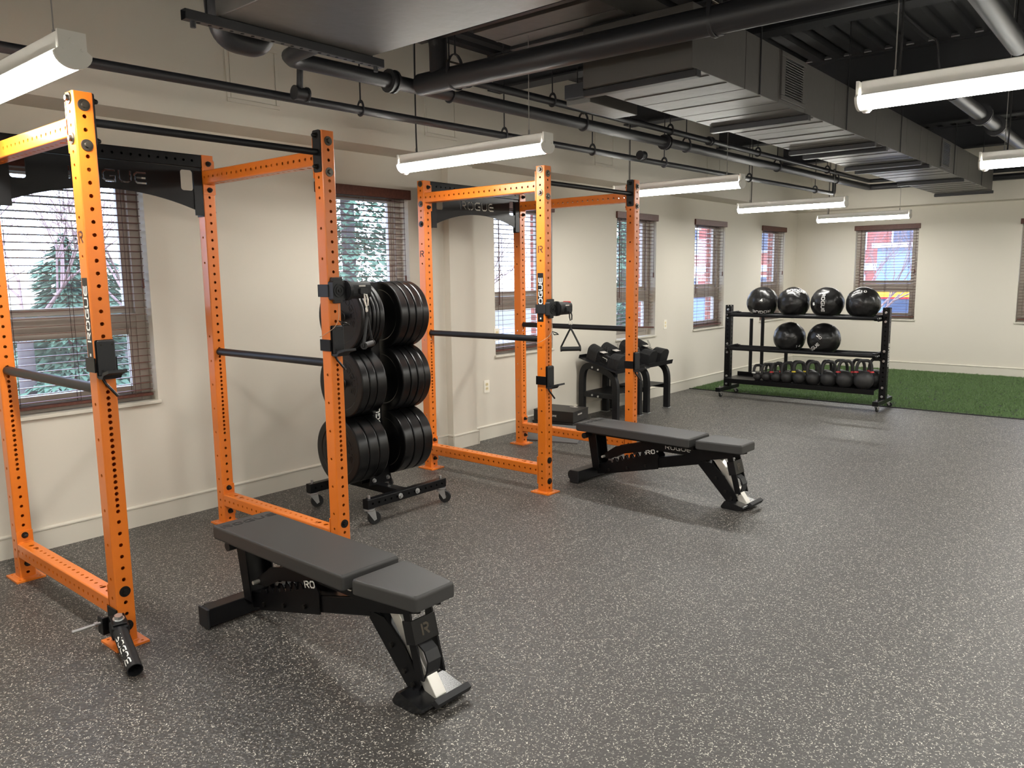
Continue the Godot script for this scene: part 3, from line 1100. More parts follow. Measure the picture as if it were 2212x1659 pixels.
	part("badge_lettering", word_mesh("ROGUE", 0.034, 0.0005, 1.2, 0.2, 0.18), "white_print", st, axes(Vector3(0, 0.022, 0.0003), Vector3(0, 1, 0), Vector3(-1, 0, 0)))
	part("badge_mark", bx(Vector3(0, -0.145, 0.0005), Vector3(0.011, 0.012, 0.0005)), "white_print", st)
	return t


func safety_bar(x: float, z: float, label: String) -> void:
	var t := thing("safety_bar", label, "safety bar", Vector3(0, 1.106, z), "pipe safety bars")
	var mb := Mb.new()
	mb.cyl(Vector3(XB + 0.0395, 0, 0), Vector3(XF - 0.0395, 0, 0), 0.0222, 0.0222, 24)
	part("pipe", mb.mesh(), "satin_black", t)
	part("pin", rod(Vector3(XB - 0.06, 0, 0), Vector3(XB + 0.04, 0, 0), 0.0075, 10), "zinc", t)
	part("pin", rod(Vector3(XF - 0.04, 0, 0), Vector3(XF - 0.02, 0, 0), 0.0075, 10), "zinc", t)


func j_cup(z: float, y: float, label: String) -> Node3D:
	# y = bottom of the plate; origin at the post axis
	var t := thing("bar_holder", label, "bar holder", Vector3(XF, y, z), "bar holders")
	var mb := Mb.new()
	mb.x = axes(Vector3(0.0395, 0.079, 0), Vector3(0, 0, -1), Vector3.UP)
	mb.extr(rrect(0.076, 0.158, 0.008), 0.0, 0.006)
	part("back_plate", mb.mesh(), "black_steel", t)
	mb = Mb.new()
	mb.x = at(Vector3(0.053, 0.083, 0))
	mb.box(Vector3.ZERO, Vector3(0.015, 0.146, 0.07), 0.006)
	var pad := part("liner", mb.mesh(), "uhmw", t)
	for s in [[-0.022, 0.055], [0.022, 0.055], [-0.022, -0.05], [0.022, -0.05]]:
		part("screw", rod(Vector3(0.0602, 0.083 + s[1], s[0]), Vector3(0.0612, 0.083 + s[1], s[0]), 0.005, 10), "bolt_black", pad)
	mb = Mb.new()
	mb.x = axes(Vector3(0, 0, 0.037), Vector3(1, 0, 0), Vector3.UP)
	mb.extr(pv([0.04, 0.012, 0.05, 0.0, 0.085, 0.0, 0.1, 0.016, 0.15, 0.03, 0.148, 0.042, 0.092, 0.028, 0.08, 0.012]), -0.074, 0.0)
	part("lip", mb.mesh(), "uhmw", t)
	mb = Mb.new()
	for s in [-1.0, 1.0]:
		mb.box(Vector3(0.0, 0.055, s * 0.0425), Vector3(0.086, 0.06, 0.006), 0.001)
	part("side_plate", mb.mesh(), "black_steel", t)
	part("lever", bent([Vector3(0.048, 0.0, 0.02), Vector3(0.052, -0.02, 0.012), Vector3(0.07, -0.075, -0.025)], 0.006, 8), "gloss_black", t)
	return t


func racks() -> void:
	var r := rack_thing()
	copy(r, "orange four-post power rack standing farther along the wall, behind the second bench", at(Vector3(0, 0, R2)))
	safety_bar(0, 0.0, "black pipe safety bar across the near side of the nearest orange rack")
	safety_bar(0, -RW, "black pipe safety bar of the nearest rack, on the side by the plate tree")
	safety_bar(0, R2, "black pipe safety bar of the second rack, on the side by the plate tree")
	safety_bar(0, R2 - RW, "black pipe safety bar of the second rack, on the side by the dumbbells")
	var c := j_cup(0.0, 1.158, "black bar holder below the badge on the nearest rack's front post")
	copy(c, "black bar holder under the cable unit, on the post in front of the plate tree", at(Vector3(XF, 1.15, -RW)))
	copy(c, "black bar holder low on the second rack's post that carries a cable unit", at(Vector3(XF, 0.762, R2)))
	copy(c, "black bar holder on the second rack's front post before the dumbbells", at(Vector3(XF, 0.762, R2 - RW)))


# ---------------------------------------------------------------- cable trainers and their handles
func cable_unit(z: float, y: float, label: String, red: bool) -> void:
	var t := thing("cable_trainer", label, "cable trainer", Vector3(XF, y, z), "clamped cable trainers")
	var mb := Mb.new()
	for e in [Vector3(0, 0, 0.041), Vector3(-0.041, 0, 0), Vector3(0, 0, -0.041)]:
		mb.box(e, Vector3(0.086 if e.x == 0 else 0.006, 0.064, 0.006 if e.x == 0 else 0.09), 0.002)
	part("clamp_strap", mb.mesh(), "black_plastic", t)
	mb = Mb.new()
	mb.x = axes(Vector3(0.039, 0.0, 0.0), Vector3(0, 0, -1), Vector3.UP)
	mb.extr(rrect(0.08, 0.098, 0.012), 0.0, 0.04)
	mb.x = Transform3D.IDENTITY
	mb.box(Vector3(0.05, 0.055, -0.005), Vector3(0.02, 0.026, 0.07), 0.004)
	mb.box(Vector3(0.052, -0.055, -0.005), Vector3(0.02, 0.02, 0.05), 0.004)
	var m := part("mount", mb.mesh(), "black_plastic", t)
	mb = Mb.new()
	mb.ring(Vector3(0.078, 0, 0), Vector3(0.0835, 0, 0), 0.036, 0.029, 28)
	mb.ring(Vector3(0.078, 0, 0), Vector3(0.0825, 0, 0), 0.022, 0.012, 24)
	mb.cyl(Vector3(0.078, 0, 0), Vector3(0.085, 0, 0), 0.008, 0.007, 12)
	part("dial", mb.mesh(), "satin_black", m)
	mb = Mb.new()
	mb.x = axes(Vector3(0.066, 0, -0.04), Vector3(1, 0, 0), Vector3.UP)
	mb.extr(rrect(0.085, 0.088, 0.028), -0.145, 0.0)
	mb.x = Transform3D.IDENTITY
	mb.cyl(Vector3(0.066, 0, -0.045), Vector3(0.066, 0, -0.065), 0.052, 0.052, 20)
	var body := part("body", mb.mesh(), "satin_black", t)
	mb = Mb.new()
	mb.x = axes(Vector3(0.109, -0.005, -0.13), Vector3(0, 0, -1), Vector3.UP)
	mb.extr(rrect(0.05, 0.03, 0.006), -0.002, 0.012)
	part("nozzle", mb.mesh(), "black_plastic", body)
	part("name_strip", bx(Vector3(0.1095, 0.022, -0.125), Vector3(0.002, 0.008, 0.042)), "label_paper", body)
	if red:
		for s in [-1.0, 1.0]:
			part("red_shell", bx(Vector3(0.066, s * 0.03 + 0.012, -0.178), Vector3(0.06, 0.012, 0.02), 0.004), "red_paint", body)
	mb = Mb.new()
	mb.tube([Vector3(0.124, -0.02, -0.125), Vector3(0.136, -0.024, -0.13), Vector3(0.14, -0.05, -0.135), Vector3(0.139, -0.078, -0.135), Vector3(0.13, -0.084, -0.13), Vector3(0.126, -0.06, -0.126), Vector3(0.126, -0.035, -0.125)], 0.0045, 8, true)
	part("carabiner", mb.mesh(), "bright_steel" if not red else "gloss_black", t)
	part("tail_cord", bent(smooth_path([Vector3(0.062, -0.07, -0.005), Vector3(0.068, -0.11, 0.0), Vector3(0.075, -0.15, 0.012), Vector3(0.06, -0.19, 0.03), Vector3(0.01, -0.225, 0.052), Vector3(-0.035, -0.24, 0.05)]), 0.0016, 6), "cable_tan", t)
	mb = Mb.new()
	mb.tube([Vector3(0.078, -0.155, 0.01), Vector3(0.085, -0.168, -0.03), Vector3(0.088, -0.178, -0.05), Vector3(0.07, -0.18, -0.02)], 0.004, 6, true)
	part("tail_hook", mb.mesh(), "gloss_black", t)


func handle(p: Vector3, label: String, ax: Vector3, lie: bool) -> void:
	# p = the top ring; ax = direction of the grip
	var t := thing("pull_handle", label, "cable handle", p, "stirrup handles")
	var h := 0.17
	var mb := Mb.new()
	mb.tube([Vector3(0, 0.0, 0), Vector3(0, -0.008, 0) + ax * 0.012, Vector3(0, -0.026, 0) + ax * 0.012, Vector3(0, -0.03, 0), Vector3(0, -0.026, 0) - ax * 0.012, Vector3(0, -0.008, 0) - ax * 0.012], 0.0032, 8, true)
	part("ring", mb.mesh(), "bright_steel", t)
	mb = Mb.new()
	var knot := Vector3(0, -0.055, 0)
	for s in [-1.0, 1.0]:
		mb.tube([Vector3(0, -0.028, 0), knot, Vector3(0, -0.075, 0) + ax * s * 0.012, Vector3(0, -h - 0.015, 0) + ax * s * 0.068, Vector3(0, -h - 0.035, 0) + ax * s * 0.066], 0.01, 8, false, 0.4)
	part("strap", mb.mesh(), "cable_black", t)
	mb = Mb.new()
	mb.cyl(Vector3(0, -h - 0.03, 0) - ax * 0.066, Vector3(0, -h - 0.03, 0) + ax * 0.066, 0.016, 0.016, 18)
	mb.ring(Vector3(0, -h - 0.03, 0) + ax * 0.064, Vector3(0, -h - 0.03, 0) + ax * 0.072, 0.019, 0.011, 18)
	mb.ring(Vector3(0, -h - 0.03, 0) - ax * 0.072, Vector3(0, -h - 0.03, 0) - ax * 0.064, 0.019, 0.011, 18)
	part("grip", mb.mesh(), "black_plastic", t)


func trainers() -> void:
	cable_unit(-RW, 1.487, "black cable trainer clamped to the post in front of the plate tree", false)
	cable_unit(R2, 1.318, "black cable trainer with red trim clamped to the second rack's post", true)
	handle(Vector3(XF + 0.132, 1.487 - 0.084, -RW - 0.131), "black stirrup handle hanging in front of the bumper plates", Vector3(-0.55, 0.02, -0.83).normalized(), false)
	handle(Vector3(XF + 0.132, 1.318 - 0.084, R2 - 0.131), "black stirrup handle hanging clear against the white wall, beside the second rack", Vector3(0.7, 0, -0.7).normalized(), false)


# ---------------------------------------------------------------- landmine
func landmine() -> void:
	var t := thing("landmine_sleeve", "black landmine tube with white lettering at the foot of the nearest rack", "landmine", Vector3(XF, 0, 0))
	var p0 := Vector3(0.1, 0.098, 0.058)
	var p1 := Vector3(0.355, 0.036, 0.115)
	var d := (p1 - p0).normalized()
	var mb := Mb.new()
	mb.x = along(p0, d)
	var L := (p1 - p0).length()
	mb.lathe([Vector2(0.0, 0.012), Vector2(0.026, 0.012), Vector2(0.026, L), Vector2(0.0295, L), Vector2(0.0295, 0.0)], 28)
	var tube := part("tube", mb.mesh(), "satin_black", t)
	# lettering wrapped round the tube
	var w := Mb.new()
	var side := d.cross(Vector3.UP).normalized()
	var upv := side.cross(d).normalized()
	for q in word("ROGUE", 0.03, 1.15, 0.17, 0.2):
		var idx := Geometry2D.triangulate_polygon(q)
		for i in range(0, idx.size(), 3):
			var tri := []
			var nn := []
			for k in 3:
				var u: Vector2 = q[idx[i + k]]
				var a: float = u.y / 0.03 * 0.95 + 0.75
				var o := side * sin(a) + upv * cos(a)
				tri.append(p0 + d * (L * 0.55 + u.x) + o * 0.0299)
				nn.append(o)
			w.tri(tri[0], tri[1], tri[2], nn[0], nn[1], nn[2])
	part("lettering", w.mesh(), "white_print", tube)
	# the swivel block, its yoke and bolt
	mb = Mb.new()
	mb.x = axes(Vector3(0.075, 0.104, 0.05), d, upv)
	mb.box(Vector3.ZERO, Vector3(0.075, 0.06, 0.07), 0.012)
	mb.x = Transform3D.IDENTITY
	part("swivel_block", mb.mesh(), "satin_black", t)
	mb = Mb.new()
	mb.x = axes(Vector3(0.072, 0.14, 0.05), d, upv)
	mb.box(Vector3.ZERO, Vector3(0.076, 0.007, 0.06), 0.003)
	mb.box(Vector3(0, -0.075, 0), Vector3(0.06, 0.007, 0.06), 0.003)
	mb.box(Vector3(-0.036, -0.0375, 0), Vector3(0.007, 0.078, 0.06), 0.002)
	part("yoke", mb.mesh(), "black_steel", t)
	mb = Mb.new()
	mb.x = axes(Vector3(0.075, 0.144, 0.05), d, upv)
	mb.cyl(Vector3.ZERO, Vector3(0, 0.004, 0), 0.023, 0.023, 18)
	mb.cyl(Vector3(0, 0.004, 0), Vector3(0, 0.019, 0), 0.0185, 0.017, 6)
	part("hex_bolt", mb.mesh(), "zinc", t)
	mb = Mb.new()
	mb.box(Vector3(0.0, 0.105, 0.0425), Vector3(0.09, 0.13, 0.007), 0.002)
	mb.box(Vector3(-0.02, 0.1, 0.085), Vector3(0.05, 0.075, 0.007), 0.002)
	mb.box(Vector3(0.0, 0.1, 0.065), Vector3(0.008, 0.075, 0.045), 0.002)
	part("mounting_plate", mb.mesh(), "black_steel", t)
	part("lock_pin", rod(Vector3(-0.02, 0.112, 0.2), Vector3(-0.018, 0.112, -0.06), 0.0065, 12), "zinc", t)
	part("pin_collar", rod(Vector3(-0.02, 0.112, 0.098), Vector3(-0.02, 0.112, 0.112), 0.0105, 12), "zinc", t)


# ---------------------------------------------------------------- benches
func pad(poly: PackedVector2Array, h: float, r: float) -> ArrayMesh:
	# a cushion: outline in (u, v), rounded at its upper and lower edges
	var mb := Mb.new()
	var rings := []
	var lv := [[0.0, r * 0.7], [0.3 * r, r * 0.2], [r * 0.7, 0.0], [h - r, 0.0], [h - r * 0.3, r * 0.25], [h, r]]
	var rounded := Geometry2D.offset_polygon(Geometry2D.offset_polygon(poly, -0.012)[0], 0.012, Geometry2D.JOIN_ROUND)[0]
	var m := rounded.size()
	var cen := Vector2.ZERO
	for p in rounded:
		cen += p / m
	for l in lv:
		var ring := []
		for i in m:
			var p := rounded[i]
			var q := p + (cen - p).normalized() * (l[1] as float) * 1.2
			ring.append(Vector3(q.x, l[0], q.y))
		rings.append(ring)
	for k in lv.size() - 1:
		for i in m:
			var j := (i + 1) % m
			var nn := []
			for e in [[k, i], [k, j], [k + 1, j], [k + 1, i]]:
				var pr := rounded[(e[1] + m - 1) % m]
				var nx := rounded[(e[1] + 1) % m]
				var tg := (nx - pr).normalized()
				var o := Vector2(tg.y, -tg.x)
				if o.dot(rounded[e[1]] - cen) < 0:
					o = -o
				var up: float = [-0.8, -0.5, 0.0, 0.0, 0.5, 1.6][e[0]]
				nn.append(Vector3(o.x, up, o.y).normalized())
			mb.quadn(rings[k][i], rings[k][j], rings[k + 1][j], rings[k + 1][i], nn[0], nn[1], nn[2], nn[3])
	for i in m:
		var j := (i + 1) % m
		mb.tri(Vector3(cen.x, h + 0.0005, cen.y), rings[-1][i], rings[-1][j], Vector3.UP, Vector3.UP, Vector3.UP)
		mb.tri(Vector3(cen.x, 0, cen.y), rings[0][i], rings[0][j], Vector3.DOWN, Vector3.DOWN, Vector3.DOWN)
	return mb.mesh()


func slab(poly: Array, z0: float, z1: float) -> ArrayMesh:
	var mb := Mb.new()
	mb.extr(pv(poly), z0, z1)
	return mb.mesh()


func bench_thing() -> Node3D:
	# local: x along the bench from the head end, y up, z across (towards the camera side is +z)
	var t := thing("weight_bench", "black adjustable weight bench nearest to the camera, before the first orange rack", "weight bench", Vector3.ZERO, "adjustable benches")
	var back := part("back_pad", pad(pv([0.0, -0.143, 0.975, -0.143, 0.975, 0.143, 0.0, 0.143]), 0.062, 0.012), "vinyl", t, at(Vector3(0, 0.378, 0)))
	part("pad_lettering", word_mesh("ROGUE", 0.036, 0.0012, 1.25, 0.17, 0.3), "emboss", back, axes(Vector3(0.075, 0.0622, 0), Vector3(0, 0, -1), Vector3(-1, 0, 0)))
	part("seat_pad", pad(pv([1.012, -0.138, 1.335, -0.098, 1.335, 0.098, 1.012, 0.138]), 0.06, 0.012), "vinyl", t, at(Vector3(0, 0.378, 0)))
	# head-end foot tube with its wheels and end caps
	var mb := Mb.new()
	mb.box(Vector3(0.07, 0.052, 0), Vector3(0.08, 0.085, 0.48), 0.006)
	var foot := part("foot_tube", mb.mesh(), "black_steel", t)
	for s in [-1.0, 1.0]:
		part("end_cap", bx(Vector3(0.07, 0.05, s * 0.243), Vector3(0.084, 0.092, 0.012), 0.004), "black_plastic", foot)
		mb = Mb.new()
		mb.cyl(Vector3(0.02, 0.045, s * 0.19 - 0.014), Vector3(0.02, 0.045, s * 0.19 + 0.014), 0.042, 0.042, 20)
		mb.cyl(Vector3(0.02, 0.045, s * 0.19 - 0.018), Vector3(0.02, 0.045, s * 0.19 + 0.018), 0.015, 0.015, 12)
		part("wheel", mb.mesh(), "rubber_wheel", foot)
	# leaning head post: two cheeks and a web
	mb = Mb.new()
	for s in [-1.0, 1.0]:
		mb.extr(pv([0.06, 0.36, 0.135, 0.36, 0.17, 0.09, 0.11, 0.09]), s * 0.062 - 0.003, s * 0.062 + 0.003)
	mb.extr(pv([0.062, 0.36, 0.07, 0.36, 0.12, 0.09, 0.112, 0.09]), -0.06, 0.06)
	part("head_post", mb.mesh(), "black_steel", t)
	part("hinge_knob", rod(Vector3(0.055, 0.338, -0.07), Vector3(0.055, 0.338, 0.105), 0.022, 12), "black_plastic", t)
	# main tube rising to the seat end
	mb = Mb.new()
	mb.x = axes(Vector3(0.56, 0.183, 0), Vector3(0.972, 0.236, 0), Vector3(-0.236, 0.972, 0))
	mb.box(Vector3.ZERO, Vector3(0.9, 0.075, 0.075), 0.006)
	part("main_tube", mb.mesh(), "black_steel", t)
	# ladder cheeks with hooked teeth
	var teeth := [0.205, 0.055, 0.675, 0.168, 0.675, 0.262]
	var u := 0.64
	for i in 8:
		var yb := 0.285 - (0.64 - u) * 0.33
		teeth.append_array([u, yb + 0.018, u - 0.012, yb + 0.018, u - 0.02, yb - 0.018, u - 0.034, yb - 0.022, u - 0.042, yb - 0.006])
		u -= 0.048
	teeth.append_array([0.235, 0.165, 0.205, 0.12])
	for s in [-1.0, 1.0]:
		var ck := part("ladder", slab(teeth, s * 0.043 - 0.003, s * 0.043 + 0.003), "black_steel", t)
		for q in [[0.25, 0.095], [0.41, 0.135], [0.57, 0.175]]:
			part("bolt", rod(Vector3(q[0], q[1], s * 0.046), Vector3(q[0], q[1], s * 0.056), 0.011, 6), "bolt_black", ck)
	part("ladder_print", word_mesh("RO", 0.03, 0.0005, 1.15, 0.2), "white_print", t, axes(Vector3(0.61, 0.283, 0.0462), Vector3(0.97, 0.22, 0), Vector3(-0.22, 0.97, 0)))
	# back rest support arms
	mb = Mb.new()
	for s in [-1.0, 1.0]:
		mb.extr(pv([0.18, 0.17, 0.19, 0.205, 0.3, 0.278, 0.52, 0.338, 0.6, 0.372, 1.0, 0.372, 0.96, 0.3, 0.66, 0.298, 0.36, 0.232, 0.26, 0.178]), s * 0.034 - 0.004, s * 0.034 + 0.004)
	mb.extr(pv([0.28, 0.25, 0.5, 0.33, 0.5, 0.315, 0.29, 0.235]), -0.034, 0.034)
	part("support_arm", mb.mesh(), "black_steel", t)
	part("side_lettering", word_mesh("ROGUE", 0.03, 0.0008, 1.2, 0.15, 0.22), "white_print", t, axes(Vector3(0.83, 0.338, 0.0385), Vector3(1, 0.02, 0), Vector3(-0.02, 1, 0)))
	part("hook_bar", rod(Vector3(0.2, 0.19, -0.07), Vector3(0.2, 0.19, 0.07), 0.009, 10), "bright_steel", t)
	# pad rails
	mb = Mb.new()
	for s in [-1.0, 1.0]:
		mb.box(Vector3(0.54, 0.366, s * 0.06), Vector3(0.86, 0.026, 0.03), 0.002)
	part("back_rail", mb.mesh(), "black_steel", t)
	mb = Mb.new()
	for s in [-1.0, 1.0]:
		mb.extr(pv([1.0, 0.378, 1.3, 0.378, 1.3, 0.355, 1.2, 0.325, 1.05, 0.29, 0.95, 0.27, 0.93, 0.33]), s * 0.05 - 0.004, s * 0.05 + 0.004)
	part("seat_rail", mb.mesh(), "black_steel", t)
	# front leg
	mb = Mb.new()
	mb.x = axes(Vector3(1.115, 0.165, 0), Vector3(0.7, -0.714, 0), Vector3(0.714, 0.7, 0))
	mb.box(Vector3.ZERO, Vector3(0.36, 0.07, 0.07), 0.005)
	part("front_leg", mb.mesh(), "black_steel", t)
	for s in [-1.0, 1.0]:
		var ck := part("leg_cheek", slab([1.02, 0.28, 1.09, 0.275, 1.19, 0.2, 1.285, 0.07, 1.27, 0.04, 1.21, 0.04, 1.0, 0.25], s * 0.04 - 0.003, s * 0.04 + 0.003), "black_steel", t)
		for q in [[1.13, 0.18], [1.2, 0.1], [1.245, 0.062]]:
			part("bolt", rod(Vector3(q[0], q[1], s * 0.043), Vector3(q[0], q[1], s * 0.053), 0.01, 6), "bolt_black", ck)
	mb = Mb.new()
	mb.x = axes(Vector3(1.19, 0.215, 0), Vector3(0.62, -0.785, 0), Vector3(0.785, 0.62, 0))
	mb.box(Vector3.ZERO, Vector3(0.3, 0.05, 0.05), 0.004)
	part("slide_bar", mb.mesh(), "bright_steel", t)
	mb = Mb.new()
	mb.x = axes(Vector3(1.305, 0.058, 0), Vector3(0.6, -0.8, 0), Vector3(0.8, 0.6, 0))
	mb.box(Vector3.ZERO, Vector3(0.09, 0.05, 0.054), 0.004)
	part("slide_foot", mb.mesh(), "bright_steel", t)
	# seat arms joined by the marked plate
	mb = Mb.new()
	for s in [-1.0, 1.0]:
		mb.extr(pv([1.205, 0.36, 1.245, 0.36, 1.315, 0.1, 1.275, 0.1]), s * 0.052 - 0.004, s * 0.052 + 0.004)
	part("seat_arm", mb.mesh(), "black_steel", t)
	var pl := Mb.new()
	var nx := Vector3(0.94, 0.34, 0)
	pl.x = Transform3D(Basis(Vector3(0, 0, -1), Vector3(-0.255, 0.967, 0).normalized(), Vector3(0.967, 0.255, 0).normalized()), Vector3(1.268, 0.272, 0))
	var r_at := pl.x
	pl.box(Vector3.ZERO, Vector3(0.118, 0.09, 0.006), 0.002)
	pl.box(Vector3(-0.056, 0, -0.025), Vector3(0.006, 0.09, 0.05), 0.002)
	pl.box(Vector3(0.056, 0, -0.025), Vector3(0.006, 0.09, 0.05), 0.002)
	var plate := part("marked_plate", pl.mesh(), "gloss_black", t)
	r_at.origin += r_at.basis.z * 0.0032
	part("plate_letter", word_mesh("R", 0.042, 0.0006, 0.85, 0.2), "bolt_nickel", plate, r_at)
	# curved kick strap
	mb = Mb.new()
	var strap := [Vector2(1.262, 0.222), Vector2(1.3, 0.2), Vector2(1.318, 0.165), Vector2(1.31, 0.12), Vector2(1.29, 0.085)]
	for i in strap.size() - 1:
		var a: Vector2 = strap[i]
		var b: Vector2 = strap[i + 1]
		var nn := Vector3(-(b - a).y, (b - a).x, 0) * -1.0
		var th := Vector3(-0.008, -0.003, 0)
		var p := [Vector3(a.x, a.y, -0.031), Vector3(b.x, b.y, -0.031), Vector3(b.x, b.y, 0.031), Vector3(a.x, a.y, 0.031)]
		mb.quad(p[0], p[1], p[2], p[3], Vector3((b - a).y * -1.0, (b - a).x, 0).normalized())
		mb.quad(p[0] + th, p[1] + th, p[2] + th, p[3] + th, Vector3((b - a).y, -(b - a).x, 0).normalized())
		for z in [0, 2]:
			mb.quad(p[z], p[z + 1], p[z + 1] + th, p[z] + th, Vector3(0, 0, -1 if z == 0 else 1))
	part("kick_strap", mb.mesh(), "black_plastic", t)
	# front foot plate and handle
	mb = Mb.new()
	mb.extr(pv([1.2, 0.012, 1.225, 0.05, 1.245, 0.055, 1.36, 0.03, 1.362, 0.02, 1.31, 0.0, 1.21, 0.0]), -0.11, 0.11)
	part("front_foot", mb.mesh(), "gloss_black", t)
	mb = Mb.new()
	mb.x = axes(Vector3(1.385, 0.042, -0.02), Vector3(0, 0, 1), Vector3(0.5, 0.85, 0))
	mb.extr(rrect(0.17, 0.028, 0.004), -0.012, 0.012)
	mb.x = Transform3D.IDENTITY
	mb.box(Vector3(1.368, 0.03, 0.0), Vector3(0.03, 0.01, 0.06), 0.002)
	part("grip", mb.mesh(), "black_plastic", t)
	return t


func benches() -> void:
	var b := bench_thing()
	b.transform = Transform3D(Basis(Vector3.UP, deg_to_rad(-0.8)), Vector3(1.645, 0, -0.532))
	copy(b, "black adjustable weight bench standing in front of the second orange rack", Transform3D(Basis(Vector3.UP, deg_to_rad(-2.4)), Vector3(1.53, 0, -3.545)))


# ---------------------------------------------------------------- casters, plates and their tree
func caster(t: Node3D, p: Vector3, turn: float) -> void:
	# p = under side of the rail
	var c := Node3D.new()
	c.name = "caster"
	var k := 0
	while t.has_node(NodePath(String(c.name))):
		k += 1
		c.name = "caster_%03d" % k
	t.add_child(c)
	c.transform = Transform3D(Basis(Vector3.UP, turn), p)
	var R: float = p.y * 0.40
	var mb := Mb.new()
	mb.cyl(Vector3(0, 0, 0), Vector3(0, -0.008, 0), R * 0.85, R * 0.85, 18)
	mb.cyl(Vector3(0, -0.008, 0), Vector3(0, -0.014, 0), R * 0.6, R * 0.8, 18)
	for s in [-1.0, 1.0]:
		mb.x = axes(Vector3(0, 0, s * R * 0.5), Vector3.RIGHT, Vector3.UP)
		mb.extr(pv([-R * 0.55, -0.012, R * 0.75, -0.012, R * 0.95, -p.y + R * 0.8, R * 0.55, -p.y + R * 0.6]), -0.0015, 0.0015)
	mb.x = Transform3D.IDENTITY
	mb.cyl(Vector3(R * 0.7, -p.y + R, -R * 0.62), Vector3(R * 0.7, -p.y + R, R * 0.62), 0.006, 0.006, 8)
	part("fork", mb.mesh(), "zinc", c)
	mb = Mb.new()
	mb.x = axes(Vector3(R * 0.7, -p.y + R, 0), Vector3(1, 0, 0), Vector3(0, 0, 1))
	var w := R * 0.36
	mb.lathe([Vector2(R * 0.3, -w), Vector2(R * 0.92, -w), Vector2(R, -w * 0.6), Vector2(R, w * 0.6), Vector2(R * 0.92, w), Vector2(R * 0.3, w)], 24)
	part("wheel", mb.mesh(), "rubber_wheel", c)
	return


func bumper(th: float, hub: bool) -> ArrayMesh:
	# axis along local y, faces at +-th/2
	var h := th / 2
	var mb := Mb.new()
	mb.lathe([Vector2(0.0255, -h), Vector2(0.045, -h), Vector2(0.05, -h + 0.004), Vector2(0.165, -h + 0.004), Vector2(0.172, -h), Vector2(0.214, -h), Vector2(0.222, -h + 0.003), Vector2(0.2245, -h + 0.009),
		Vector2(0.2245, h - 0.009), Vector2(0.222, h - 0.003), Vector2(0.214, h), Vector2(0.172, h), Vector2(0.165, h - 0.004), Vector2(0.05, h - 0.004), Vector2(0.045, h), Vector2(0.0255, h), Vector2(0.0255, -h)], 56)
	return mb.mesh()


func arc_word(text: String, r: float, h: float, mid: float, depth: float) -> ArrayMesh:
	# letters standing on a circle in the local xz plane, facing +y
	var mb := Mb.new()
	for q in word(text, h, 1.1, 0.16, 0.25):
		var p := PackedVector2Array()
		for u in q:
			var a: float = mid - u.x / r
			p.append(Vector2(cos(a), sin(a)) * (r + u.y))
		mb.extr(p, 0, depth)
	return mb.mesh()


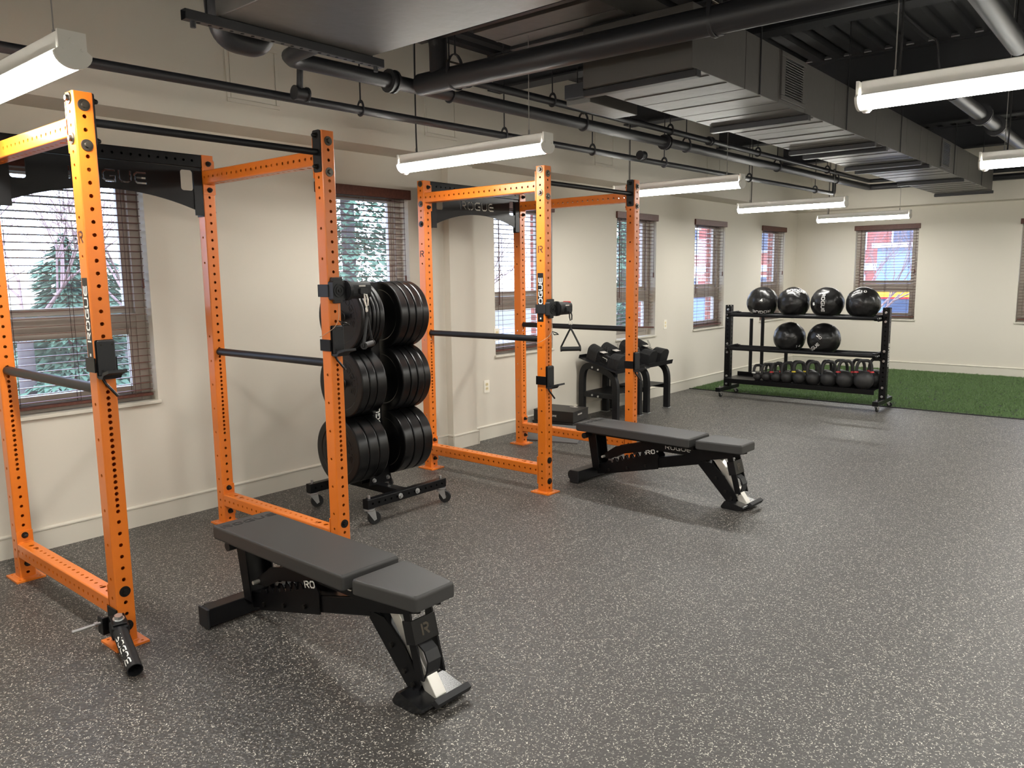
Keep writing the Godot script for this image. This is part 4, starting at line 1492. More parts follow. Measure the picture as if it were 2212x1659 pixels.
func plate_tree() -> void:
	var cx := 0.845
	var cz := -2.02
	var t := thing("plate_tree", "black rolling plate tree on silver casters between the two orange racks", "plate tree", Vector3(cx, 0, cz))
	var mb := Mb.new()
	var hs := []
	for i in 13:
		hs.append(Vector3(0.04 + i * 0.0508, 0, 0.0075))
	mb.ptube(0.69, 0.0762, 0.0508, [], [], 0.005)
	for s in [-1.0, 1.0]:
		mb = Mb.new()
		mb.ptube(0.69, 0.05, 0.062, hs, [], 0.005)
		var x: float = s * 0.3
		var rail := part("base_rail", mb.mesh(), "black_steel", t, Transform3D(Basis(Vector3.RIGHT, Vector3.BACK, Vector3.DOWN), Vector3(x, 0.137, -0.345)))
		for q in [0.27, 0.42]:
			part("bolt", bolt_mesh(0.019), "zinc", rail, along(Vector3(s * 0.0255, q, 0), Vector3(s, 0, 0)))
		for z in [-0.315, 0.315]:
			part("stud", rod(Vector3(x, 0.168, z), Vector3(x, 0.19, z), 0.009, 8), "zinc", t)
			caster(t, Vector3(x, 0.106, z), 0.9 + z)
	part("cross_beam", bx(Vector3(0, 0.132, 0), Vector3(0.55, 0.05, 0.0762), 0.004), "black_steel", t)
	mb = Mb.new()
	mb.ptube(1.36, 0.0762, 0.0762, [], [], 0.006)
	part("post", mb.mesh(), "black_steel", t, at(Vector3(0, 0.157, 0)))
	part("post_lettering", word_mesh("ROGUE", 0.034, 0.0006, 1.2, 0.2, 0.18), "white_print", t, axes(Vector3(0.0384, 0.62, 0), Vector3(0, 1, 0), Vector3(0, 0, 1)))
	mb = Mb.new()
	for s in [-1.0, 1.0]:
		mb.x = axes(Vector3(s * 0.042, 0, 0), Vector3(0, 0, 1), Vector3.UP)
		mb.extr(pv([-0.1, 0.158, 0.1, 0.158, 0.06, 0.33, -0.06, 0.33]), -0.003, 0.003)
	mb.x = Transform3D.IDENTITY
	var gus := part("gusset", mb.mesh(), "black_steel", t)
	for z in [-0.06, 0.06]:
		part("bolt", bolt_mesh(0.015), "zinc", gus, along(Vector3(0.0455, 0.19, z), Vector3(1, 0, 0)))
	var rows := [0.432, 0.868, 1.30]
	var names := ["bottom", "middle", "top"]
	for i in 3:
		for s in [-1.0, 1.0]:
			mb = Mb.new()
			mb.ring(Vector3(0, rows[i], s * 0.038), Vector3(0, rows[i], s * 0.33), 0.0245, 0.02, 20)
			part("horn", mb.mesh(), "satin_black", t)
	# the plates themselves
	var near := [[0.085, 0.085, 0.085], [0.085, 0.062, 0.062], [0.044, 0.03, 0.03, 0.03, 0.03, 0.03]]
	var far := [[0.085, 0.085, 0.085], [0.07, 0.062, 0.062, 0.062], [0.07, 0.062, 0.062, 0.062]]
	var ord := ["first", "second", "third", "fourth", "fifth", "sixth"]
	for i in 3:
		for side in 2:
			var list: Array = near[i] if side == 0 else far[i]
			var sg := 1.0 if side == 0 else -1.0
			var z := cz + sg * (0.062 if side == 0 else 0.075)
			for k in list.size():
				var th: float = list[k]
				var label := "black bumper plate on the %s %s horn of the plate tree, %s from the post" % ["near" if side == 0 else "far", names[i], ord[k]]
				var p := thing("bumper_plate", label, "weight plate", Vector3(cx + 0.002 * ((k * 7) % 3 - 1), rows[i] - 0.001, z + sg * th / 2), "black bumper plates")
				p.basis = Mb.frame(Vector3(0, 0, sg))
				part("disc", bumper(th - 0.003, true), "bumper_rubber", p)
				mb = Mb.new()
				mb.ring(Vector3(0, -th / 2, 0), Vector3(0, th / 2 - 0.001, 0), 0.033, 0.0252, 24)
				part("hub", mb.mesh(), "iron", p)
				if k == list.size() - 1:
					for a in [0.5, PI + 0.5]:
						part("raised_lettering", arc_word("ROGUE", 0.125, 0.036, a, 0.0018), "bumper_rubber", p, Transform3D(Basis(Vector3.RIGHT, Vector3(0, 0, -1), Vector3.UP), Vector3(0, th / 2 - 0.0056, 0)))
				z += sg * th


# ---------------------------------------------------------------- the ball and kettlebell rack
func storage_rack() -> void:
	var t := thing("storage_rack", "long black rolling storage rack holding balls and kettlebells at the turf edge", "storage rack", Vector3(0, 0, -7.96))
	var hx := []
	for i in 20:
		hx.append(Vector3(0.05 + i * 0.0508, 0, 0.0078))
	for s in [[0.65, -1.0], [2.505, 1.0]]:
		var mb := Mb.new()
		mb.ptube(1.01, 0.0762, 0.0762, hx, hx, 0.006)
		var post := part("post", mb.mesh(), "black_steel", t, at(Vector3(s[0], 0.12, 0)))
		for y in [0.97, 0.87, 0.54, 0.43, 0.13, 0.03]:
			part("bolt", bolt_mesh(0.014), "zinc", post, along(Vector3(0, y, 0.0382), Vector3(0, 0, 1)))
		mb = Mb.new()
		mb.ptube(0.56, 0.062, 0.05, [], [], 0.005)
		part("base_rail", mb.mesh(), "black_steel", t, Transform3D(Basis(Vector3.RIGHT, Vector3.BACK, Vector3.DOWN), Vector3(s[0], 0.096, -0.28)))
		for z in [-0.225, 0.225]:
			part("stud", rod(Vector3(s[0], 0.12, z), Vector3(s[0], 0.14, z), 0.008, 8), "zinc", t)
			caster(t, Vector3(s[0], 0.071, z), 0.7 + z * 3.0)
		for y in [1.03, 0.612]:
			mb = Mb.new()
			mb.box(Vector3(s[0] - s[1] * 0.0425, y, 0), Vector3(0.008, 0.07, 0.37), 0.002)
			for z in [-0.14, 0.14]:
				mb.cyl(Vector3(s[0] - s[1] * 0.0465, y, z), Vector3(s[0] - s[1] * 0.09, y, z), 0.03, 0.03, 14)
			var br := part("bracket", mb.mesh(), "black_steel", t)
			for z in [0.1, 0.16]:
				part("bolt", bolt_mesh(0.012), "zinc", br, along(Vector3(s[0] - s[1] * 0.04, y, z * 1.0), Vector3(-s[1] * 0.2, 0, 1)))
	for y in [1.03, 0.612]:
		for z in [-0.14, 0.14]:
			part("rail", rod(Vector3(0.69, y, z), Vector3(2.465, y, z), 0.0225, 18), "satin_black", t)
	var mb := Mb.new()
	mb.box(Vector3(1.5775, 0.236, 0), Vector3(1.775, 0.006, 0.4))
	mb.box(Vector3(1.5775, 0.212, 0.2), Vector3(1.775, 0.055, 0.006))
	mb.box(Vector3(1.5775, 0.26, -0.2), Vector3(1.775, 0.055, 0.006))
	part("shelf", mb.mesh(), "black_steel", t)
	part("side_lettering", word_mesh("ROGUE", 0.036, 0.0006, 1.2, 0.18, 0.3), "white_print", t, axes(Vector3(2.5435, 0.62, 0), Vector3(0, 1, 0), Vector3(0, 0, 1)))


func ball_mesh(R: float, seed: int) -> ArrayMesh:
	var fn := FastNoiseLite.new()
	fn.seed = seed
	fn.frequency = 1.1
	var mb := Mb.new()
	var nu := 60
	var nv := 30
	var pt := []
	for j in nv + 1:
		var row := []
		var th := PI * j / nv
		for i in nu:
			var ph := TAU * i / nu
			var d := Vector3(sin(th) * cos(ph), cos(th), sin(th) * sin(ph))
			var r := R * (1.0 + 0.03 * fn.get_noise_3dv(d * 1.3))
			# six sewn gores and two round end panels
			var g := absf(fposmod(ph * 6.0 / TAU, 1.0) - 0.5) * 2.0
			if th > 0.5 and th < PI - 0.5:
				r *= 1.0 - 0.016 * pow(g, 14.0) - 0.012 * g * g * sin(th)
			if absf(th - 0.5) < 0.06 or absf(PI - 0.5 - th) < 0.06 or absf(th - PI / 2) < 0.03:
				r *= 0.988
			row.append(d * r)
		pt.append(row)
	var nn := []
	for j in nv + 1:
		var row := []
		for i in nu:
			var a: Vector3 = pt[j][(i + 1) % nu] - pt[j][(i + nu - 1) % nu]
			var b: Vector3 = pt[mini(j + 1, nv)][i] - pt[maxi(j - 1, 0)][i]
			var o := a.cross(b)
			if o.length() < 1e-9:
				o = pt[j][i]
			o = o.normalized()
			row.append(o if o.dot(pt[j][i]) > 0 else -o)
		nn.append(row)
	for j in nv:
		for i in nu:
			var l := (i + 1) % nu
			mb.quadn(pt[j][i], pt[j][l], pt[j + 1][l], pt[j + 1][i], nn[j][i], nn[j][l], nn[j + 1][l], nn[j + 1][i])
	return mb.mesh()


# a word laid on a ball: dir = where on the ball, up = which way the letters stand
func ball_word(text: String, h: float, R: float, dir: Vector3, up: Vector3, t := 0.2) -> ArrayMesh:
	var f := dir.normalized()
	var side := up.cross(f).normalized()
	var u := f.cross(side).normalized()
	var mb := Mb.new()
	for q in word(text, h, 1.05, t, 0.2):
		var idx := Geometry2D.triangulate_polygon(q)
		for i in range(0, idx.size(), 3):
			var p := []
			for k in 3:
				var w: Vector2 = q[idx[i + k]]
				p.append((f + side * (w.x / R) + u * (w.y / R)).normalized())
			mb.tri(p[0] * R, p[1] * R, p[2] * R, p[0], p[1], p[2])
	return mb.mesh()


func medicine_balls() -> void:
	var to_eye := Vector3(0.33, 0.04, 0.94).normalized()
	var right := Vector3(0.94, 0, -0.33)
	# x, row, number text, number place (right, up), number turn, name place, name turn, label
	var list := [
		[1.075, 1.03, "4", Vector2(-0.02, 0.12), 0.0, Vector2(-0.02, -0.62), PI, "black medicine ball marked 4, first on the top rail from the window wall"],
		[1.458, 1.03, "6", Vector2(0.5, -0.9), 0.0, Vector2(0.12, 0.78), PI - 0.15, "black medicine ball with its lettering upside down across its crown, on the top rail"],
		[1.852, 1.03, "8", Vector2(-0.78, -0.05), 0.2, Vector2(-0.28, 0.02), -PI / 2, "black medicine ball with its lettering running downward, on the top rail"],
		[2.248, 1.03, "10", Vector2(-0.06, 0.72), 0.0, Vector2(0.9, -2.0), 0.0, "black medicine ball at the end of the top rail, in front of the window"],
		[1.425, 0.612, "14", Vector2(0.52, -0.5), 0.1, Vector2(0.9, -2.0), 0.0, "black medicine ball with a small number near its underside, on the middle rail"],
		[1.83, 0.612, "20", Vector2(-0.3, 0.17), -0.7, Vector2(-0.6, -0.55), PI - 2.6, "black medicine ball marked 20 on the middle rail"],
	]
	for i in list.size():
		var q: Array = list[i]
		var R := 0.186
		var t := thing("medicine_ball", q[7], "medicine ball", Vector3(q[0], q[1] + 0.155, -7.96), "black medicine balls")
		part("shell", ball_mesh(R, i + 3), "ball_vinyl", t, at(Vector3.ZERO, Basis.from_euler(Vector3(0.5 + i, i * 1.3, 0.4 * i))))
		for e in [[q[2], q[3], q[4], 0.034 if String(q[2]).length() < 2 else 0.03], ["ROGUE", q[5], q[6], 0.04]]:
			var o: Vector2 = e[1]
			if absf(o.y) > 1.5:
				continue
			var dir := to_eye * sqrt(maxf(0.05, 1.0 - minf(0.95, o.length_squared()))) + right * o.x + Vector3.UP * o.y
			var up0 := (Vector3.UP - dir.normalized() * dir.normalized().y).normalized()
			var up := up0.rotated(dir.normalized(), e[2])
			part("number" if e[0] != "ROGUE" else "lettering", ball_word(e[0], e[3], R + 0.0055, dir, up), "white_print", t)
	return


func kettlebell(R: float, band: String, label: String, p: Vector3, turn: float) -> void:
	var t := thing("kettlebell", label, "kettlebell", p, "black kettlebells", turn)
	var mb := Mb.new()
	var prof := [Vector2(0.0, 0.0), Vector2(R * 0.55, 0.0)]
	for i in 17:
		var a := -0.98 + (0.98 + 1.45) * i / 16.0
		prof.append(Vector2(cos(a) * R, R * 0.84 + sin(a) * R))
	prof.append(Vector2(0.0, R * 1.84))
	mb.lathe(prof, 32, true)
	part("bell", mb.mesh(), "iron", t)
	var top := R * 1.84
	var w := 0.03 + R * 0.42
	var hh := 0.055 + R * 0.55
	var pts := smooth_path([Vector3(-w * 1.0, top - R * 0.55, 0), Vector3(-w * 1.08, top - R * 0.1, 0), Vector3(-w * 0.98, top + hh * 0.55, 0), Vector3(-w * 0.62, top + hh * 0.95, 0), Vector3(0, top + hh, 0),
		Vector3(w * 0.62, top + hh * 0.95, 0), Vector3(w * 0.98, top + hh * 0.55, 0), Vector3(w * 1.08, top - R * 0.1, 0), Vector3(w * 1.0, top - R * 0.55, 0)], 5)
	part("handle", bent(pts, 0.0155 + R * 0.02, 12), "iron", t)
	if band:
		for s in [-1.0, 1.0]:
			var hr := 0.0155 + R * 0.02
			mb = Mb.new()
			mb.cyl(Vector3(s * w * 1.09, top - R * 0.2, 0), Vector3(s * w * 1.09, top - R * 0.2 + 0.016, 0), hr + 0.008, hr + 0.003, 16)
			part("color_band", mb.mesh(), band, t)


func kettlebells() -> void:
	var fx := [1.085, 1.195, 1.318, 1.447, 1.597, 1.762, 1.935, 2.12, 2.322]
	var fr := [0.052, 0.06, 0.066, 0.073, 0.08, 0.086, 0.092, 0.1, 0.108]
	var fb := ["white_paint", "", "red_paint", "", "yellow_paint", "", "", "red_paint", "red_paint"]
	var fl := ["smallest black kettlebell with a white band, at the front of the lower shelf", "second smallest black kettlebell in the front row of the lower shelf, without a band", "small black kettlebell with a pinkish red band, third smallest in the front row",
		"black kettlebell between the small red banded one and the yellow banded one, front row", "black kettlebell with a yellow band in the front row of the lower shelf", "plain black kettlebell next to the yellow banded one, front row, on its larger side",
		"plain black kettlebell with a wide open handle, seventh by size in the front row", "large black kettlebell with dull red bands, second largest of the front row", "largest black kettlebell with bright red bands, at the front beside the rack's post"]
	for i in 9:
		kettlebell(fr[i], fb[i], fl[i], Vector3(fx[i], 0.239, -7.86), 1.0 - 0.06 * i)
	var bxs := [1.16, 1.27, 1.39, 1.5, 1.66, 1.84, 2.0, 2.2, 2.39]
	var ord := ["smallest", "second smallest", "third smallest", "fourth smallest", "middle-sized", "fourth largest", "third largest", "second largest", "largest"]
	for i in 9:
		kettlebell(fr[i], "red_paint" if i == 8 else "", "black kettlebell in the back row of the lower shelf, %s of that row" % ord[i], Vector3(bxs[i], 0.239, -8.07), [0.2, -0.3, 0.9, 0.4, -0.2, 1.1, 0.5, -0.3, 0.8][i])


func sled() -> void:
	var t := thing("push_sled", "black push sled with upright posts on the turf behind the storage rack", "push sled", Vector3(0.7, 0, -9.3))
	var mb := Mb.new()
	for s in [-0.02, 0.42]:
		mb.box(Vector3(0.0, 0.05, s * 1.0 - 0.2), Vector3(0.95, 0.06, 0.07), 0.006)
	part("runner", mb.mesh(), "black_steel", t)
	part("deck", bx(Vector3(-0.02, 0.1, 0.0), Vector3(0.75, 0.05, 0.5), 0.005), "black_steel", t)
	for q in [[-0.33, 0.2, 0.9], [-0.165, 0.2, 0.93]]:
		part("push_post", rod(Vector3(q[0], 0.12, q[1] - 0.2), Vector3(q[0], q[2], q[1] - 0.2), 0.024, 14), "black_steel", t)
	part("weight_post", rod(Vector3(0.18, 0.12, 0.0), Vector3(0.18, 0.52, 0.0), 0.024, 14), "black_steel", t)


# ---------------------------------------------------------------- dumbbell stands
func stand_thing() -> Node3D:
	# local: x from the wall, z across the stand; y of the top falls towards the room
	var t := thing("dumbbell_stand", "black steel dumbbell stand with arched legs, nearer to the second rack", "dumbbell stand", Vector3.ZERO, "dumbbell stands")
	for s in [-0.23, 0.23]:
		var pts := []
		for q in [[0.05, 0.0], [0.05, 0.2], [0.052, 0.42], [0.075, 0.53], [0.14, 0.575], [0.25, 0.55], [0.38, 0.515], [0.45, 0.46], [0.478, 0.37], [0.48, 0.2], [0.48, 0.0]]:
			pts.append(Vector2(q[0], q[1]))
		var path := []
		for p in pts:
			path.append(Vector3(p.x, p.y, 0))
		path = smooth_path(path, 4)
		# flat bar arch: sweep a rectangle
		var mb := Mb.new()
		var inn := []
		var outp := []
		for i in path.size():
			var d: Vector3 = (path[mini(i + 1, path.size() - 1)] - path[maxi(i - 1, 0)]).normalized()
			var o := Vector3(-d.y, d.x, 0)
			outp.append(path[i] + o * 0.031)
			inn.append(path[i] - o * 0.031)
		for i in path.size() - 1:
			for e in [-1.0, 1.0]:
				var zz := Vector3(0, 0, s + e * 0.026)
				mb.quad(outp[i] + zz, outp[i + 1] + zz, inn[i + 1] + zz, inn[i] + zz, Vector3(0, 0, e))
			var za := Vector3(0, 0, s - 0.026)
			var zb := Vector3(0, 0, s + 0.026)
			mb.quad(outp[i] + za, outp[i + 1] + za, outp[i + 1] + zb, outp[i] + zb, (outp[i] - inn[i]).normalized())
			mb.quad(inn[i] + za, inn[i + 1] + za, inn[i + 1] + zb, inn[i] + zb, (inn[i] - outp[i]).normalized())
		var leg := part("side_arch", mb.mesh(), "satin_black", t)
		for x in [0.05, 0.48]:
			part("foot", bx(Vector3(x, 0.004, s), Vector3(0.085, 0.008, 0.075), 0.002), "zinc", leg)
		if s > 0:
			for q in [[0.2, 0.562], [0.275, 0.542], [0.2, 0.262], [0.275, 0.252]]:
				part("bolt", rod(Vector3(q[0], q[1], s + 0.026), Vector3(q[0], q[1], s + 0.036), 0.011, 10), "zinc", leg)
	for s in [-0.23, 0.23]:
		part("shelf_bar", bx(Vector3(0.265, 0.262, s), Vector3(0.4, 0.055, 0.04), 0.004), "satin_black", t)
	part("shelf", bx(Vector3(0.265, 0.285, 0), Vector3(0.38, 0.006, 0.44)), "satin_black", t)
	var mb := Mb.new()
	mb.x = axes(Vector3(0.275, 0.588, 0), Vector3(0.96, -0.27, 0), Vector3(0.27, 0.96, 0))
	mb.box(Vector3.ZERO, Vector3(0.5, 0.006, 0.55))
	mb.box(Vector3(0.25, 0.02, 0), Vector3(0.006, 0.05, 0.55))
	mb.box(Vector3(-0.25, 0.015, 0), Vector3(0.006, 0.04, 0.55))
	part("tray", mb.mesh(), "satin_black", t)
	return t


func dumbbell_thing() -> Node3D:
	# local x = the long axis, y up; sits on y = 0
	var t := thing("adjustable_dumbbell", "black block dumbbell", "dumbbell", Vector3.ZERO, "adjustable block dumbbells")
	var shape := PackedVector2Array([Vector2(-0.085, 0.0), Vector2(0.085, 0.0), Vector2(0.085, 0.1)])
	for i in 9:
		var a := PI * (0.08 + 0.84 * i / 8.0)
		shape.append(Vector2(cos(a) * 0.088, 0.1 + sin(a) * 0.062))
	shape.append(Vector2(-0.085, 0.1))
	var plate := Mb.new()
	plate.x = axes(Vector3.ZERO, Vector3(0, 0, -1), Vector3.UP)
	plate.extr(shape, -0.0058, 0.0058)
	var pm := plate.mesh()
	for s in [-1.0, 1.0]:
		for i in 9:
			part("plate", pm, "black_plastic", t, Transform3D(Basis.IDENTITY.scaled(Vector3(1, 1.0 - 0.012 * (8 - i), 1)), Vector3(s * (0.085 + i * 0.0142), 0.004, 0)))
	for i in 8:
		var mb := Mb.new()
		for s in [-1.0, 1.0]:
			mb.box(Vector3(0, 0.012 + i * 0.0115, s * (0.082 - 0.001 * i)), Vector3(0.41 - 0.026 * i, 0.0055, 0.006), 0.001)
		part("side_rail", mb.mesh(), "satin_black", t)
	part("grip", rod(Vector3(-0.08, 0.085, 0), Vector3(0.08, 0.085, 0), 0.017, 14), "black_plastic", t)
	var mb := Mb.new()
	mb.box(Vector3(-0.055, 0.118, 0), Vector3(0.05, 0.006, 0.09), 0.002)
	part("instruction_card", mb.mesh(), "label_paper", t)
	mb = Mb.new()
	for z in [-0.012, 0.012]:
		mb.tube([Vector3(0.05, 0.1, z + 0.06), Vector3(0.0, 0.15, z + 0.03), Vector3(-0.07, 0.185, z - 0.02)], 0.0022, 6)
	part("selector_wire", mb.mesh(), "gloss_black", t)
	mb = Mb.new()
	mb.tube([Vector3(0.0, 0.09, 0.09), Vector3(0.06, 0.085, 0.09), Vector3(0.06, 0.06, 0.09)], 0.003, 6)
	part("selector_pin", mb.mesh(), "bright_steel", t)
	return t


func dumbbells() -> void:
	var s := stand_thing()
	s.position = Vector3(0.02, 0, -5.8)
	copy(s, "black steel dumbbell stand with arched legs, nearer to the ball rack", at(Vector3(0.02, 0, -6.43)))
	var tilt := Basis(Vector3.BACK, -0.272)
	var d := dumbbell_thing()
	d.transform = Transform3D(tilt * Basis(Vector3.UP, 0.0), Vector3(0.3, 0.588, -5.67))
	d.set_meta("label", "black block dumbbell nearest to the camera on the nearer stand, wires leaning over it")
	copy(d, "black block dumbbell at the back of the nearer stand, beside the nearest one", Transform3D(tilt, Vector3(0.3, 0.588, -5.92)))
	copy(d, "black block dumbbell on the farther stand, next to the nearer stand", Transform3D(tilt, Vector3(0.3, 0.588, -6.30)))
	copy(d, "black block dumbbell at the far end of both stands", Transform3D(tilt, Vector3(0.3, 0.588, -6.56)))


# ---------------------------------------------------------------- cartons and slant board
func carton(p: Vector3, s: Vector3, turn: float, label: String, flap: bool) -> void:
	var t := thing("carton", label, "carton", p, "black equipment cartons", turn)
	part("body", bx(Vector3(0, s.y / 2, 0), s, 0.003), "carton", t)
	part("lid", bx(Vector3(0, s.y + 0.002, 0), Vector3(s.x + 0.006, 0.005, s.z + 0.006), 0.001), "carton", t)
	part("print", word_mesh("ANCORE", 0.017, 0.0006, 1.0, 0.2, 0.15), "white_print", t, at(Vector3(-0.02, s.y * 0.55, s.z / 2)))
	part("side_print", word_mesh("ANCORE", 0.014, 0.0006, 1.0, 0.2, 0.15), "label_paper", t, axes(Vector3(s.x / 2, s.y * 0.68, 0.02), Vector3(0, 0, -1), Vector3.UP))
	var mb := Mb.new()
	mb.extr(pv([-0.045, 0.0, 0.045, 0.0, 0.045, 0.014, 0.012, 0.018, 0.012, 0.05, -0.012, 0.05, -0.012, 0.018, -0.045, 0.014]), 0, 0.0006)
	part("logo_print", mb.mesh(), "label_paper", t, axes(Vector3(0.09, s.y + 0.0048, -0.1), Vector3(1, 0, 0), Vector3(0, 0, -1)) if not flap else axes(Vector3(s.x / 2 + 0.0002, s.y * 0.5, -0.1), Vector3(0, 0, -1), Vector3.UP))


func floor_things() -> void:
	carton(Vector3(0.31, 0.0, -4.86), Vector3(0.46, 0.105, 0.36), 0.12, "black carton with white print, lower one of two stacked behind the second rack", true)
	carton(Vector3(0.3, 0.112, -4.87), Vector3(0.44, 0.105, 0.34), 0.16, "black carton with white print, upper one of two stacked by the wall", false)
	var mb := Mb.new()
	mb.x = axes(Vector3.ZERO, Vector3(0, 0, 1), Vector3.UP)
	mb.extr(pv([0.0, 0.0, 0.0, 0.012, -0.3, 0.11, -0.3, 0.0]), -0.28, 0.28)
	var sb := thing("slant_board", "grey sloping board on the floor in front of the black cartons", "slant board", Vector3(0.56, 0, -4.33), "", 0.3)
	part("board", mb.mesh(), "carton_grey", sb)
	var rm := thing("rubber_block", "low black rubber block at the very edge of the frame, beside the nearest rack", "block", Vector3(0.42, 0, 0.44), "", -0.1)
	part("block", bx(Vector3(0.1, 0.03, 0.0), Vector3(0.86, 0.06, 0.4), 0.008), "rubber_wheel", rm)
	var sp := part("grip_strip", bx(Vector3(0.1, 0.0605, 0.0), Vector3(0.8, 0.002, 0.34), 0.001), "satin_black", rm)
	sp.name = "grip_strip"


# ---------------------------------------------------------------- ducts, pipes, hangers
func pipe(called: String, path: Array, r: float, label: String, cuffs := []) -> Node3D:
	var t := thing(called, label, "pipe", Vector3.ZERO)
	part("run", bent(path, r, 16), "pipe_black", t)
	for c in cuffs:
		var d: Vector3 = (c[1] as Vector3).normalized()
		var mb := Mb.new()
		mb.cyl(c[0] - d * c[2], c[0] + d * c[2], r * 1.35, r * 1.35, 16)
		for s in [-1.0, 1.0]:
			mb.cyl(c[0] + d * s * c[2], c[0] + d * s * (c[2] + r * 0.35), r * 1.6, r * 1.6, 16)
		part("coupling", mb.mesh(), "pipe_black", t)
	return t


func lerp_path(a: Vector3, b: Vector3, n: int) -> Array:
	var out := []
	for i in n + 1:
		out.append(a.lerp(b, float(i) / n))
	return out


func ring_hanger(p: Vector3, r: float, top: float, label: String) -> void:
	var t := thing("pipe_hanger", label, "pipe hanger", p, "pipe hangers")
	var mb := Mb.new()
	var loop := []
	for i in 18:
		var a := PI * 0.5 + TAU * i / 18.0
		var rr := r + 0.004
		var y := sin(a) * rr
		if y > 0:
			y *= 1.9
		loop.append(Vector3(cos(a) * rr, y, 0))
	mb.tube(loop, 0.004, 6, true, 2.4)
	part("loop", mb.mesh(), "pipe_black", t)
	part("rod", rod(Vector3(0, r * 1.7, 0), Vector3(0, top - p.y, 0), 0.005, 8), "pipe_black", t)


func grille(parent: Node3D, z: float) -> void:
	# on the +x face of the duct, centre z, y 2.77
	var mb := Mb.new()
	var w := 0.42
	var h := 0.29
	for e in [[0, h / 2 - 0.015, w, 0.03], [0, -h / 2 + 0.015, w, 0.03], [-w / 2 + 0.03, 0, 0.06, h - 0.06], [w / 2 - 0.03, 0, 0.06, h - 0.06]]:
		mb.box(Vector3(0.006, e[1], e[0]), Vector3(0.014, e[3], e[2]), 0.003)
	var g := part("grille", mb.mesh(), "duct_paint", parent, at(Vector3(2.94, 2.768, z)))
	part("grille_back", bx(Vector3(0.0015, 0, 0), Vector3(0.003, h - 0.06, w - 0.12)), "sticker_black", g)
	var sl := bx(Vector3.ZERO, Vector3(0.016, 0.0035, w - 0.12))
	for i in 14:
		part("louver", sl, "duct_paint", g, Transform3D(Basis(Vector3.BACK, -0.7), Vector3(0.008, -h / 2 + 0.045 + i * 0.0154, 0)))


